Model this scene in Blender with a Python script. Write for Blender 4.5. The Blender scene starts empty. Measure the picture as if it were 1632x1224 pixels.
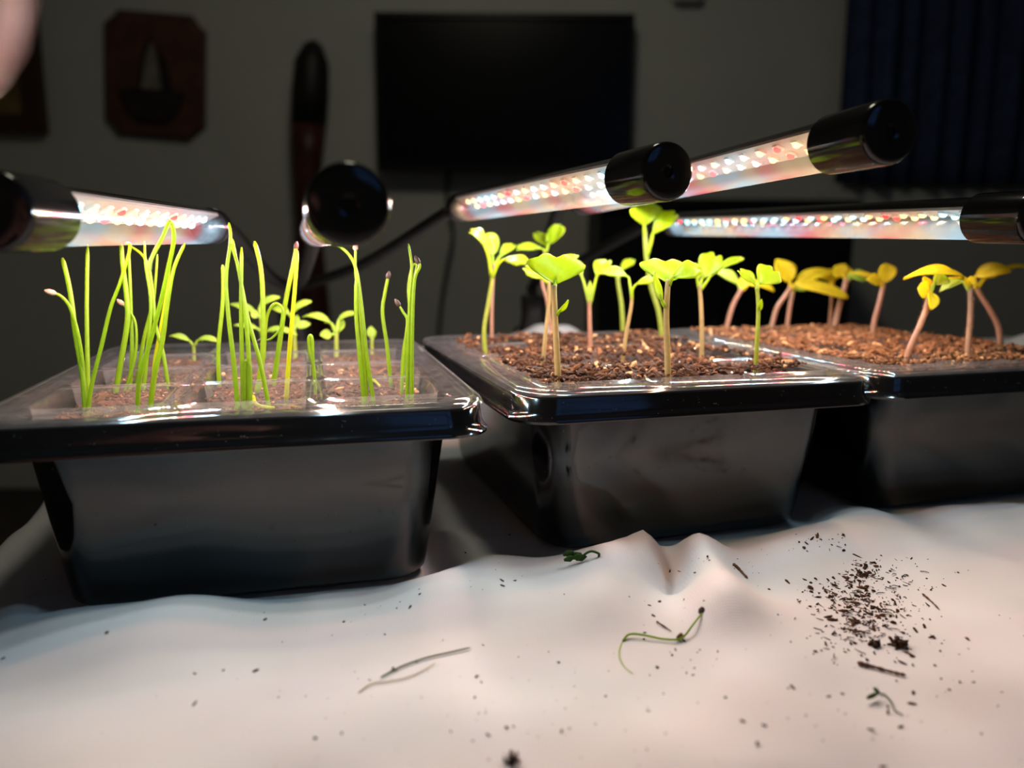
import bpy, math, random
from mathutils import Vector, Matrix, noise
random.seed(7)
S = bpy.context.scene
C = S.collection

# ------------------------------------------------------------------ camera
F = 1228.0                       # focal length in pixels of a 1632 x 1224 frame
PITCH, ROLL, CAMZ = 0.1675, 0.0066, 0.108
_cp, _sp, _cr, _sr = math.cos(PITCH), math.sin(PITCH), math.cos(ROLL), math.sin(ROLL)
_r, _f, _u = Vector((1, 0, 0)), Vector((0, _cp, -_sp)), Vector((0, _sp, _cp))
RT, UP, FW = _cr*_r + _sr*_u, -_sr*_r + _cr*_u, _f
CAM = Vector((0, 0, CAMZ))
cd = bpy.data.cameras.new('camera')
cam = bpy.data.objects.new('camera', cd)
C.objects.link(cam)
cam.matrix_world = Matrix(((RT.x, UP.x, -FW.x, CAM.x), (RT.y, UP.y, -FW.y, CAM.y), (RT.z, UP.z, -FW.z, CAM.z), (0, 0, 0, 1)))
cd.sensor_width = 36.0
cd.lens = F/1632*36
cd.clip_start = 0.005
cd.dof.use_dof = True
cd.dof.focus_distance = 0.265
cd.dof.aperture_fstop = 8.0
S.camera = cam

# ------------------------------------------------------------------ world, exposure
w = bpy.data.worlds.new('world')
S.world = w
w.use_nodes = True
w.node_tree.nodes['Background'].inputs[0].default_value = (0.30, 0.42, 0.60, 1)
w.node_tree.nodes['Background'].inputs[1].default_value = 0.25
S.view_settings.view_transform = 'Standard'
S.view_settings.look = 'None'
S.view_settings.exposure = 0.0
S.view_settings.gamma = 1.0
S.view_settings.use_curve_mapping = False
DIODE_WATTS = 0.033              # light of one lamp diode
DIODE_GLOW = 4.5                 # how bright its lens looks
FILL_POWER = 16.0                 # unseen ceiling lamp added to brighten the back wall
ADDED_WINDOW_POWER = 0.42               # blue glow of the window added behind the camera


def px(x, y, d):
    """point at camera depth d behind pixel (x, y)"""
    return CAM + (FW + RT*((x-816)/F) + UP*((612-y)/F))*d


def pz(x, y, z):
    """point on the level z behind pixel (x, y)"""
    v = FW + RT*((x-816)/F) + UP*((612-y)/F)
    return CAM + v*((z-CAMZ)/v.z)


def depth(p):
    return (p-CAM).dot(FW)


def K1(x, y): return (x/2.662, 240+y/2.662)
def K2(x, y): return (320+x/2.662, 240+y/2.662)
def K3(x, y): return (660+x/2.448, 180+y/2.448)
def K4(x, y): return (960+x/2.31, 130+y/2.31)
def K5(x, y): return (1280+x/3.2216, 280+y/3.2216)


# ------------------------------------------------------------------ materials
class NT:
    def __init__(self, name):
        self.m = bpy.data.materials.new(name)
        self.m.use_nodes = True
        self.t = self.m.node_tree
        self.t.nodes.clear()
        self.out = self.n('ShaderNodeOutputMaterial')

    def n(self, typ, **kw):
        x = self.t.nodes.new(typ)
        for k, v in kw.items():
            setattr(x, k, v)
        return x

    def l(self, a, b):
        self.t.links.new(a, b)

    def noise(self, scale, detail=4, rough=.6, obj=True):
        tc = self.n('ShaderNodeTexCoord')
        x = self.n('ShaderNodeTexNoise')
        x.inputs['Scale'].default_value = scale
        x.inputs['Detail'].default_value = detail
        x.inputs['Roughness'].default_value = rough
        self.l(tc.outputs['Object'], x.inputs['Vector'])
        return x.outputs['Fac']

    def ramp(self, src, stops):
        r = self.n('ShaderNodeValToRGB')
        e = r.color_ramp.elements
        while len(e) < len(stops):
            e.new(0.5)
        for q, (p, c) in zip(e, stops):
            q.position = p
            q.color = tuple(c)+(1,) if len(c) == 3 else c
        self.l(src, r.inputs[0])
        return r.outputs[0]

    def bump(self, src, strength, dist=.001):
        b = self.n('ShaderNodeBump')
        b.inputs['Strength'].default_value = strength
        b.inputs['Distance'].default_value = dist
        self.l(src, b.inputs['Height'])
        return b.outputs[0]

    def principled(self, col=(.5, .5, .5), rough=.5, spec=.5, metal=0):
        p = self.n('ShaderNodeBsdfPrincipled')
        if not isinstance(col, tuple):
            self.l(col, p.inputs['Base Color'])
        else:
            p.inputs['Base Color'].default_value = col+(1,)
        if isinstance(rough, float):
            p.inputs['Roughness'].default_value = rough
        else:
            self.l(rough, p.inputs['Roughness'])
        p.inputs['Specular IOR Level'].default_value = spec
        p.inputs['Metallic'].default_value = metal
        return p

    def mix(self, a, b, fac):
        x = self.n('ShaderNodeMixShader')
        if isinstance(fac, float):
            x.inputs[0].default_value = fac
        else:
            self.l(fac, x.inputs[0])
        self.l(a, x.inputs[1])
        self.l(b, x.inputs[2])
        return x.outputs[0]

    def done(self, sock):
        self.l(sock, self.out.inputs[0])
        return self.m


def mat_plain(name, col, rough=.5, spec=.5, nscale=None, var=.25, bump=0.0):
    t = NT(name)
    c = col
    if nscale:
        f = t.noise(nscale)
        c = t.ramp(f, [(.3, tuple(v*(1-var) for v in col)), (.7, tuple(min(1, v*(1+var)) for v in col))])
    p = t.principled(c, rough, spec)
    if bump and nscale:
        t.l(t.bump(f, bump), p.inputs['Normal'])
    return t.done(p.outputs[0])


def mat_leaf(name, col, tcol, nscale=220, tr=.55, rough=.42):
    t = NT(name)
    f = t.noise(nscale, 3)
    c = t.ramp(f, [(.3, tuple(v*.8 for v in col)), (.72, tuple(min(1, v*1.15) for v in col))])
    p = t.principled(c, rough, .4)
    t.l(t.bump(f, .15, .0004), p.inputs['Normal'])
    tl = t.n('ShaderNodeBsdfTranslucent')
    tl.inputs[0].default_value = tcol+(1,)
    return t.done(t.mix(p.outputs[0], tl.outputs[0], tr))


def mat_clear(name, haze=.10, hazecol=(.75, .75, .72), rough=.08, edge=.75, tint=(1, 1, 1), dust=True):
    """thin clear plastic: see-through, glossy, with a little scuffing"""
    t = NT(name)
    tr = t.n('ShaderNodeBsdfTransparent')
    tr.inputs[0].default_value = tint+(1,)
    gl = t.n('ShaderNodeBsdfGlossy')
    gl.inputs['Roughness'].default_value = rough
    lw = t.n('ShaderNodeLayerWeight')
    lw.inputs[0].default_value = .5
    pw = t.n('ShaderNodeMath', operation='POWER')
    t.l(lw.outputs['Facing'], pw.inputs[0])
    pw.inputs[1].default_value = 4.0
    fr = t.n('ShaderNodeMath', operation='MULTIPLY_ADD')
    t.l(pw.outputs[0], fr.inputs[0])
    fr.inputs[1].default_value = edge
    fr.inputs[2].default_value = .04
    d = t.n('ShaderNodeBsdfDiffuse')
    d.inputs[0].default_value = hazecol+(1,)
    tl = t.n('ShaderNodeBsdfTranslucent')
    tl.inputs[0].default_value = hazecol+(1,)
    hz = t.mix(d.outputs[0], tl.outputs[0], .5)
    a = t.mix(tr.outputs[0], gl.outputs[0], fr.outputs[0])
    if dust:
        f = t.noise(160, 6, .7)
        r = t.ramp(f, [(.35, (haze*.5,)*3), (.62, (haze,)*3), (.78, (min(1, haze*3),)*3)])
        return t.done(t.mix(a, hz, r))
    return t.done(t.mix(a, hz, haze))


def mat_emit(name, col, s):
    t = NT(name)
    e = t.n('ShaderNodeEmission')
    e.inputs[0].default_value = col+(1,)
    e.inputs[1].default_value = s
    return t.done(e.outputs[0])


M = {}
def black_plastic():
    t = NT('black_plastic')
    f = t.noise(22, 5, .6)
    r = t.ramp(f, [(.40, (.07,)*3), (.66, (.20,)*3), (.8, (.34,)*3)])
    f2 = t.noise(900, 2, .5)
    c = t.ramp(f2, [(.70, (.004, .004, .0045)), (.80, (.09, .085, .08))])
    p = t.principled(c, r, .85)
    t.l(t.bump(t.noise(16, 2, .4), .35, .003), p.inputs['Normal'])
    return t.done(p.outputs[0])


M['black'] = black_plastic()
M['lampblack'] = mat_plain('lamp_black_plastic', (.006, .006, .007), .13, .6)
M['neck'] = mat_plain('neck_black_rubber', (.012, .012, .012), .5, .3)
M['clear'] = mat_clear('clear_cell_plastic', .085)
M['cover'] = mat_clear('clear_lamp_cover', .024, (.95, .93, .92), .16, .10, dust=False)
M['board'] = mat_plain('white_circuit_board', (.30, .30, .29), .5)
M['ledbody'] = mat_plain('diode_body', (.8, .8, .75), .4)
M['led_warm'] = mat_emit('diode_warm', (1, .60, .16), DIODE_GLOW)
M['led_cool'] = mat_emit('diode_cool', (.34, .80, 1), DIODE_GLOW)
M['led_red'] = mat_emit('diode_red', (1, .020, .025), DIODE_GLOW)
M['leaf'] = mat_leaf('cabbage_leaf', (.36, .52, .02), (.70, .86, .02))
M['leafpale'] = mat_leaf('pale_leaf', (.42, .58, .08), (.68, .86, .10))
M['leafyellow'] = mat_leaf('yellow_leaf', (.66, .58, .03), (.95, .80, .025), 220, .62)
M['blade'] = mat_leaf('onion_blade', (.24, .40, .018), (.42, .60, .018), 300, .5, .35)
M['bladeyellow'] = mat_leaf('onion_blade_yellowing', (.42, .50, .015), (.66, .70, .015), 300, .5, .3)
M['stemgreen'] = mat_leaf('stem_green', (.34, .42, .06), (.55, .62, .08), 300, .4, .4)
M['stempale'] = mat_leaf('stem_pale', (.46, .38, .17), (.62, .48, .20), 300, .4, .4)
M['stempink'] = mat_leaf('stem_pink', (.46, .27, .17), (.6, .32, .18), 300, .4, .4)
M['husk'] = mat_plain('seed_husk', (.05, .035, .03), .6, .3, 500)
M['huskpink'] = mat_plain('dry_pink_tip', (.55, .30, .22), .7, .2, 400)
M['twig'] = mat_plain('dry_fibre', (.12, .06, .035), .8, .2, 600, .4)
M['wiltgreen'] = mat_leaf('wilted_green', (.05, .13, .02), (.08, .2, .03))


def soil_mat():
    t = NT('coir_soil')
    at = t.n('ShaderNodeAttribute')
    at.attribute_name = 'tone'
    f = t.noise(700, 5, .7)
    m = t.n('ShaderNodeMath', operation='MULTIPLY_ADD')
    t.l(f, m.inputs[0])
    m.inputs[1].default_value = .55
    t.l(at.outputs['Fac'], m.inputs[2])
    c = t.ramp(m.outputs[0], [(.28, (.022, .010, .005)), (.62, (.12, .050, .020)), (.98, (.36, .165, .06)), (1.0, (.62, .38, .17))])
    p = t.principled(c, .8, .25)
    t.l(t.bump(f, .8, .0012), p.inputs['Normal'])
    return t.done(p.outputs[0])


M['soil'] = soil_mat()


def cloth_mat():
    t = NT('white_cotton_sheet')
    tc = t.n('ShaderNodeTexCoord')
    w1 = t.n('ShaderNodeTexWave')
    w1.inputs['Scale'].default_value = 420
    w2 = t.n('ShaderNodeTexWave', bands_direction='Y')
    w2.inputs['Scale'].default_value = 420
    for x in (w1, w2):
        t.l(tc.outputs['Object'], x.inputs['Vector'])
    a = t.n('ShaderNodeMath', operation='ADD')
    t.l(w1.outputs['Fac'], a.inputs[0])
    t.l(w2.outputs['Fac'], a.inputs[1])
    f = t.noise(14, 4)
    c = t.ramp(f, [(.3, (.63, .625, .63)), (.7, (.68, .68, .68))])
    p = t.principled(c, .9, .15)
    t.l(t.bump(a.outputs[0], .12, .0003), p.inputs['Normal'])
    return t.done(p.outputs[0])


M['cloth'] = cloth_mat()


# ------------------------------------------------------------------ mesh helpers
class MB:
    def __init__(self):
        self.v, self.f, self.tone = [], [], None

    def add(self, vs, fs):
        o = len(self.v)
        self.v += [tuple(p) for p in vs]
        self.f += [tuple(i+o for i in q) for q in fs]

    def box(self, c, s, rot=None):
        vs = []
        for z in (-1, 1):
            for y in (-1, 1):
                for x in (-1, 1):
                    p = Vector((x*s[0]/2, y*s[1]/2, z*s[2]/2))
                    if rot:
                        p = rot @ p
                    vs.append(p+Vector(c))
        self.add(vs, [(0, 2, 3, 1), (4, 5, 7, 6), (0, 1, 5, 4), (2, 6, 7, 3), (0, 4, 6, 2), (1, 3, 7, 5)])

    def loft(self, loops, close_start=False, close_end=False, ring=True):
        n = len(loops[0])
        vs = [p for lp in loops for p in lp]
        fs = []
        m = n if ring else n-1
        for i in range(len(loops)-1):
            for j in range(m):
                k = (j+1) % n
                fs.append((i*n+j, i*n+k, (i+1)*n+k, (i+1)*n+j))
        if close_start:
            fs.append(tuple(range(n-1, -1, -1)))
        if close_end:
            o = (len(loops)-1)*n
            fs.append(tuple(range(o, o+n)))
        self.add(vs, fs)

    def tube(self, pts, rad, n=8, caps=True, flat=1.0):
        loops = []
        pts = [Vector(p) for p in pts]
        prev = None
        for i, p in enumerate(pts):
            a = pts[max(0, i-1)]
            b = pts[min(len(pts)-1, i+1)]
            t = (b-a)
            t = t.normalized() if t.length > 1e-9 else Vector((0, 0, 1))
            if prev is None:
                ref = Vector((0, 1, 0)) if abs(t.y) < .9 else Vector((1, 0, 0))
                x = t.cross(ref).normalized()
            else:
                x = (prev - t*prev.dot(t)).normalized()
            prev = x
            y = t.cross(x)
            r = rad[i] if isinstance(rad, (list, tuple)) else rad
            loops.append([p + (x*math.cos(q)+y*math.sin(q)*flat)*r for q in [2*math.pi*k/n for k in range(n)]])
        self.loft(loops, caps, caps)

    def build(self, name, mat, parent=None, smooth=True, loc=None):
        me = bpy.data.meshes.new(name)
        me.from_pydata(self.v, [], self.f)
        me.update()
        if smooth:
            me.polygons.foreach_set('use_smooth', [True]*len(me.polygons))
        if self.tone is not None:
            a = me.attributes.new('tone', 'FLOAT', 'POINT')
            a.data.foreach_set('value', self.tone)
        me.materials.append(M[mat] if isinstance(mat, str) else mat)
        return link(name, me, parent, loc)


def link(name, me, parent=None, loc=None):
    o = bpy.data.objects.new(name, me)
    C.objects.link(o)
    if parent:
        o.parent = parent
    if loc is not None:
        o.location = loc
    return o


def tag(o, label, cat, group=None, kind=None):
    o['label'] = label
    o['category'] = cat
    if group:
        o['group'] = group
    if kind:
        o['kind'] = kind
    return o


def struct(o, label=None):
    o['kind'] = 'structure'
    if label:
        o['label'] = label
    return o


def empty(name, loc):
    o = link(name, None, None, loc)
    o.empty_display_size = .01
    return o


def autosmooth(o, ang=40):
    me = o.data
    me.polygons.foreach_set('use_smooth', [True]*len(me.polygons))
    me.set_sharp_from_angle(angle=math.radians(ang))


def smooth_path(pts, per=5):
    pts = [Vector(p) for p in pts]
    if len(pts) < 3:
        return [pts[0].lerp(pts[1], i/per) for i in range(per+1)]
    P = [pts[0]*2-pts[1]] + pts + [pts[-1]*2-pts[-2]]
    out = []
    for i in range(1, len(P)-2):
        a, b, c, d = P[i-1], P[i], P[i+1], P[i+2]
        for k in range(per):
            t = k/per
            out.append(.5*((2*b)+(c-a)*t+(2*a-5*b+4*c-d)*t*t+(3*b-a-3*c+d)*t**3))
    out.append(pts[-1])
    return out


def rrect(wd, ln, r, n, cx=0, cy=0, z=0):
    """rounded rectangle, 4*(n+1) points, counter-clockwise"""
    r = min(r, wd/2-1e-5, ln/2-1e-5)
    out = []
    for q, (sx, sy) in enumerate(((1, 1), (-1, 1), (-1, -1), (1, -1))):
        for k in range(n+1):
            a = (q + k/n)*math.pi/2
            out.append(Vector((cx+sx*(wd/2-r)+r*math.cos(a), cy+sy*(ln/2-r)+r*math.sin(a), z)))
    return out


def smoothstep(a, b, x):
    t = max(0, min(1, (x-a)/(b-a)))
    return t*t*(3-2*t)


# ------------------------------------------------------------------ tray frames
W, L, H = .145, .1815, .0628
class Frame:
    def __init__(self, x, y, yaw, dz=0.0):
        self.o = Vector((x, y, dz))
        self.yaw = yaw
        self.c, self.s = math.cos(yaw), math.sin(yaw)

    def w(self, x, y, z):
        return self.o + Vector((self.c*x-self.s*y, self.s*x+self.c*y, z))

    def loc(self, p):
        d = Vector(p)-self.o
        return Vector((self.c*d.x+self.s*d.y, -self.s*d.x+self.c*d.y, d.z))


T1 = Frame(-.0761, .2130, .258)
T2 = Frame(.0722, .2669, .306)
_p = T2.w(W/2, .005, 0) 
T3 = Frame(_p.x + math.cos(.306)*(W/2+.0022), _p.y + math.sin(.306)*(W/2+.0022), .306)
TR = [T1, T2, T3]
INS = .0165                       # inset of a tray's foot from its rim


# ------------------------------------------------------------------ room
FLOORZ = -.76
YB = 2.75
def wallmat():
    t = NT('wall_paint')
    f = t.noise(2.2, 3)
    c = t.ramp(f, [(.3, (.50, .505, .46)), (.7, (.56, .56, .51))])
    p = t.principled(c, .85, .2)
    t.l(t.bump(t.noise(60, 3), .1, .002), p.inputs['Normal'])
    return t.done(p.outputs[0])


M['wall'] = wallmat()
M['floor'] = mat_plain('dark_carpet', (.06, .05, .045), .95, .1, 90, .4, .5)
M['ceil'] = mat_plain('ceiling_paint', (.6, .6, .58), .9, .1, 8, .05)
def slab(name, c, s, mat, smooth=False):
    b = MB()
    b.box(c, s)
    return struct(b.build(name, mat, None, smooth))


slab('floor', (.4, .6, FLOORZ-.03), (5.4, 4.5, .06), 'floor')
slab('ceiling', (.4, .6, 1.73), (5.4, 4.5, .06), 'ceil')
slab('wall_back', (.4, YB+.05, .47), (5.4, .1, 2.46), 'wall')
slab('wall_left', (-2.25, .6, .47), (.1, 4.4, 2.46), 'wall')
slab('wall_right', (3.05, .6, .47), (.1, 4.4, 2.46), 'wall')
# wall behind the photographer with an opening for the added window
wx0, wx1, wz0, wz1 = .75, 1.75, .62, 1.50
b = MB()
b.box(((-2.3+wx0)/2, -1.6, .47), (wx0+2.3, .1, 2.46))
b.box(((3.1+wx1)/2, -1.6, .47), (3.1-wx1, .1, 2.46))
b.box(((wx0+wx1)/2, -1.6, (wz1+1.7)/2), (wx1-wx0, .1, 1.7-wz1))
b.box(((wx0+wx1)/2, -1.6, (wz0-.76)/2), (wx1-wx0, .1, wz0+.76))
struct(b.build('wall_front', 'wall', None, False))
M['white_paint'] = mat_plain('white_trim_paint', (.6, .6, .58), .5, .3, 10, .05)
M['paneglow'] = mat_emit('added_window_glow', (.16, .40, 1.0), ADDED_WINDOW_POWER)  # panes glow by themselves, giving blue reflections on the lamp caps
b = MB()
cxw, czw = (wx0+wx1)/2, (wz0+wz1)/2
for xx in (wx0+.02, wx1-.02, cxw):
    b.box((xx, -1.57, czw), (.04, .06, wz1-wz0))
for zz in (wz0+.02, wz1-.02, czw):
    b.box((cxw, -1.57, zz), (wx1-wx0, .05, .04))
wf = struct(b.build('added_window_1', 'white_paint', None, False))  # unseen window, added for the blue reflections
for sx in (-1, 1):
    for sz in (-1, 1):
        p = MB()
        p.box((cxw+sx*.25, -1.585, czw+sz*.275), (.46, .006, .51))
        p.build('pane', 'paneglow', wf, False)

# ceiling lamp out of view, added as fill light for the room walls
cl = empty('fill_ceiling_lamp', (-.1, 1.15, 1.70))
b = MB()
b.loft([[Vector((r*math.cos(a), r*math.sin(a), z)) for a in [2*math.pi*k/28 for k in range(28)]] for r, z in ((.19, 0), (.19, -.03), (.175, -.035))], True, False)
b.build('base_plate', 'white_paint', cl)
b = MB()
b.loft([[Vector((r*math.cos(a), r*math.sin(a), z)) for a in [2*math.pi*k/28 for k in range(28)]] for r, z in ((.17, -.033), (.165, -.06), (.13, -.085), (.07, -.1), (.01, -.104))], True, True)
M['fillglow'] = mat_emit('fill_lamp_glow', (1, .94, .74), FILL_POWER)
b.build('fill_shade', 'fillglow', cl)
tag(cl, 'round unseen ceiling lamp added as fill light for the room', 'ceiling lamp')

# --- television on the wall
def wallpt(x, y, back=0.0):
    v = FW + RT*((x-816)/F) + UP*((612-y)/F)
    return CAM + v*((YB-back)/v.y)


M['tvblack'] = mat_plain('television_black', (.006, .006, .007), .35, .25)
M['tvscreen'] = mat_plain('television_screen', (.003, .003, .004), .28, .2)
a, c = wallpt(598, 22, .06), wallpt(1003, 274, .06)
tv = empty('television', ((a.x+c.x)/2, YB-.06, (a.z+c.z)/2))
tw, th = c.x-a.x, a.z-c.z
b = MB()
for sx in (-1, 1):
    b.box((sx*(tw/2-.008), 0, 0), (.016, .045, th))
b.box((0, 0, th/2-.008), (tw-.03, .045, .016))
b.box((0, 0, -th/2+.012), (tw-.03, .045, .024))
b.box((0, .018, 0), (tw-.03, .02, th-.03))
b.build('bezel', 'tvblack', tv, False)
b = MB()
b.box((0, -.006, .004), (tw-.03, .012, th-.038))
b.build('screen', 'tvscreen', tv, False)
b = MB()
b.box((0, .035, 0), (.3, .03, .25))
b.build('wall_bracket', 'tvblack', tv, False)
b = MB()
pp = [wallpt(x, y, .03)-tv.location for x, y in ((716, 270), (712, 320), (722, 370), (712, 430), (704, 480), (698, 540))]
b.tube(smooth_path(pp), .006, 8)
b.build('power_cable', 'neck', tv)
tag(tv, 'flat black television switched off on the wall', 'television')

# --- framed picture at far left
M['framewood'] = mat_plain('dark_frame_wood', (.045, .018, .012), .4, .4, 30, .4)
def pic_mat():
    t = NT('gold_toned_picture')
    f = t.noise(7, 5)
    c = t.ramp(f, [(.3, (.10, .07, .03)), (.5, (.22, .14, .045)), (.7, (.30, .22, .10))])
    return t.done(t.principled(c, .6, .2).outputs[0])


M['picture'] = pic_mat()
c = wallpt(74, 213, .02)
pf = empty('framed_picture', (c.x-.26, YB-.02, c.z+.33))
fw, fh, bar = .52, .66, .062
b = MB()
for sx in (-1, 1):
    b.box((sx*(fw/2-bar/2), 0, 0), (bar, .036, fh))
for sz in (-1, 1):
    b.box((0, 0, sz*(fh/2-bar/2)), (fw-bar*2, .034, bar))
b.build('frame', 'framewood', pf, False)
b = MB()
b.box((0, .004, 0), (fw-bar*2, .01, fh-bar*2))
b.build('picture', 'picture', pf, False)
tag(pf, 'framed gold-toned picture in a dark wood frame at the upper left', 'picture')

# --- carved wooden plaque
M['plaquewood'] = mat_plain('plaque_wood', (.095, .038, .024), .55, .3, 18, .35)
M['plaquedark'] = mat_plain('plaque_dark_relief', (.025, .018, .014), .7, .2, 30, .4)
M['plaquepale'] = mat_plain('plaque_pale_relief', (.22, .20, .17), .7, .2, 30, .3)
c = wallpt(246, 120, .02)
pl = empty('wall_plaque', (c.x, YB-.015, c.z))
pl.rotation_euler = (0, math.radians(4.0), 0)
hw, hh, ch = .168, .200, .045
def octo(sx, sz, y):
    a_, c_ = hw*sx, hh*sz
    k = ch
    return [Vector(p) for p in ((a_, y, c_-k), (a_-k*.35, y, c_-k*.8), (a_-k, y, c_), (-a_+k, y, c_), (-a_+k*.8, y, c_-k*.35), (-a_, y, c_-k), (-a_, y, -c_+k), (-a_+k*.35, y, -c_+k*.8), (-a_+k, y, -c_), (a_-k, y, -c_), (a_-k*.8, y, -c_+k*.35), (a_, y, -c_+k))]


b = MB()
b.loft([octo(1, 1, .014), octo(1, 1, -.004), octo(.95, .95, -.012)], True, True)
b.build('board', 'plaquewood', pl, False)
def prism(poly, y0, y1):
    m = MB()
    m.loft([[Vector((x, y0, z)) for x, z in poly], [Vector((x, y1, z)) for x, z in poly]], True, True)
    return m


prism([(-.035, -.05), (.03, -.05), (.012, .06), (-.004, .10), (-.02, .05)], -.010, -.026).build('carved_sail', 'plaquepale', pl, False)
prism([(-.052, -.05), (-.038, -.05), (-.02, .06), (-.006, .13), (-.03, .08)], -.010, -.022).build('carved_edge', 'plaquedark', pl, False)
prism([(.034, -.05), (.066, -.05), (.045, .04), (.018, .085)], -.010, -.022).build('carved_edge', 'plaquedark', pl, False)
prism([(-.11, -.055), (-.085, -.11), (-.05, -.150), (.055, -.150), (.085, -.115), (.105, -.055), (.04, -.048), (-.05, -.048)], -.010, -.030).build('carved_hull', 'plaquedark', pl, False)
tag(pl, 'carved wooden plaque with clipped corners hanging beside the framed picture', 'plaque')

# --- long carved wooden staff leaning on the wall
M['staff'] = mat_plain('staff_wood', (.060, .013, .010), .45, .35, 14, .5)
M['staffdark'] = mat_plain('staff_dark_wood', (.012, .009, .009), .5, .3, 14, .4)
sp = [(502, 64), (500, 72), (497, 100), (495, 150), (492, 200), (490, 250), (490, 300), (492, 350), (494, 400), (497, 450), (500, 500), (502, 560), (505, 640)]
sr = [.006, .030, .056, .060, .058, .050, .044, .044, .047, .052, .058, .060, .062]
base = wallpt(505, 640, .10)
st = empty('carved_staff', (base.x, base.y, FLOORZ))
pts = [wallpt(x, y, .08)-st.location for x, y in sp]
b = MB()
b.tube(pts[4:]+[Vector((0, -.05, .0))], sr[4:]+[.06], 16)
b.build('shaft', 'staff', st)
b = MB()
b.tube(pts[:5], [r*1.01 for r in sr[:5]], 16)
b.build('dark_head', 'staffdark', st)
tag(st, 'long dark reddish wooden staff standing against the wall left of the television', 'wooden staff')

# --- black cabinet
M['cabblack'] = mat_plain('cabinet_black', (.006, .006, .007), .5, .25, 20, .3)
cx0, cx1 = px(945, 325, 2.35).x, px(1345, 325, 2.35).x
ztop = px(1150, 322, 2.35).z
cb = empty('cabinet', ((cx0+cx1)/2, 2.48, FLOORZ))
cw, chh = cx1-cx0, ztop-FLOORZ
b = MB()
b.box((0, 0, chh/2), (cw-.02, .36, chh-.05))
b.build('body', 'cabblack', cb, False)
b = MB()
b.box((0, -.008, chh-.012), (cw, .39, .024))
b.build('top_board', 'cabblack', cb, False)
for sx in (-1, 1):
    b = MB()
    b.box((sx*cw*.245, -.187, chh*.5), (cw*.46, .016, chh-.12))
    d = b.build('door', 'cabblack', cb, False)
    b = MB()
    b.tube([Vector((sx*.03, -.205, chh*.55)), Vector((sx*.03, -.205, chh*.55+.12))], .006, 10)
    b.build('handle', 'tvblack', d)
tag(cb, 'black cabinet standing below and to the right of the television', 'cabinet')

# --- navy curtain at the right with its sill
M['navy'] = mat_plain('navy_curtain_cloth', (.034, .050, .110), .9, .15, 25, .25)
x0 = wallpt(1343, 100, .08).x
zb = wallpt(1500, 293, .08).z
b = MB()
nn, rows = 130, 14
lp = []
for i in range(rows+1):
    z = 1.45 + (zb-1.45)*i/rows
    lp.append([Vector((x0 + 1.05*j/nn, YB-.09 + .022*math.sin(j*.62+.3*math.sin(i*.4)) + .012*math.sin(j*.23+1), z)) for j in range(nn+1)])
b.loft(lp, ring=False)
cur = b.build('curtain', 'navy')
mo = cur.modifiers.new('thick', 'SOLIDIFY')
mo.thickness = .004
tag(cur, 'dark navy curtain hanging at the upper right', 'curtain')
b = MB()
b.box((x0+.52, YB-.09, 1.47), (1.2, .03, .03))
rod = b.build('curtain_rod', 'tvblack')
tag(rod, 'dark rod carrying the navy curtain', 'curtain rod')
b = MB()
b.box((x0+.55, YB-.03, zb-.045), (1.15, .06, .05))
struct(b.build('trim_1', 'wall', None, False))
# --- small pale wall fixture near the top edge
b = MB()
c = wallpt(1098, -8, .04)
b.loft([rrect(.10-.02*k, .05-.012*k, .015, 4) for k in (0,)][0:1]*1 + [[Vector((p.x, p.y, .03)) for p in rrect(.10, .05, .015, 4)], [Vector((p.x, p.y, .045)) for p in rrect(.08, .035, .012, 4)]], True, True)
fx = b.build('wall_sensor', 'white_paint', None, True, (c.x, YB, c.z+.006))
fx.rotation_euler = (math.pi/2, 0, 0)
tag(fx, 'small pale sensor box on the wall right of the television', 'sensor')

# ------------------------------------------------------------------ table and sheet
TY = .30
tc_, ts_ = math.cos(TY), math.sin(TY)
def tab(u, v, z=0.0): return Vector((u*tc_-v*ts_, u*ts_+v*tc_, z))
def tuv(x, y): return (x*tc_+y*ts_, -x*ts_+y*tc_)
U0, U1, V0, V1 = -.104, .95, -.30, .80
M['tablewood'] = mat_plain('table_wood', (.10, .055, .03), .5, .3, 12, .3)
te = empty('table', tab((U0+U1)/2, (V0+V1)/2, FLOORZ))
te.rotation_euler = (0, 0, TY)
b = MB()
b.box((0, 0, -FLOORZ-.024), (U1-U0-.01, V1-V0-.01, .03))
b.build('table_top', 'tablewood', te, False)
for sx in (-1, 1):
    for sy in (-1, 1):
        b = MB()
        b.box((sx*((U1-U0)/2-.05), sy*((V1-V0)/2-.05), (-FLOORZ-.04)/2), (.05, .05, -FLOORZ-.04))
        b.build('leg', 'tablewood', te, False)
tag(te, 'wooden table under the white sheet', 'table')


def foot_dist(p):
    """distance of a point to the nearest tray foot, negative inside"""
    best = 9
    for t in TR:
        q = t.loc((p[0], p[1], 0))
        ax = abs(q.x) - (W/2-INS)
        ay = abs(q.y-L/2) - (L/2-INS)
        d = math.hypot(max(ax, 0), max(ay, 0)) + min(max(ax, ay), 0)
        best = min(best, d)
    return best


def seg_bump(p, a, c, wid, h):
    ax, ay = c[0]-a[0], c[1]-a[1]
    l2 = ax*ax+ay*ay
    t = max(0, min(1, ((p[0]-a[0])*ax+(p[1]-a[1])*ay)/l2))
    d = math.hypot(p[0]-a[0]-ax*t, p[1]-a[1]-ay*t)
    return h*math.exp(-(d/wid)**2)


def g0(x, y):
    p = pz(x, y, 0)
    return (p.x, p.y)


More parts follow.
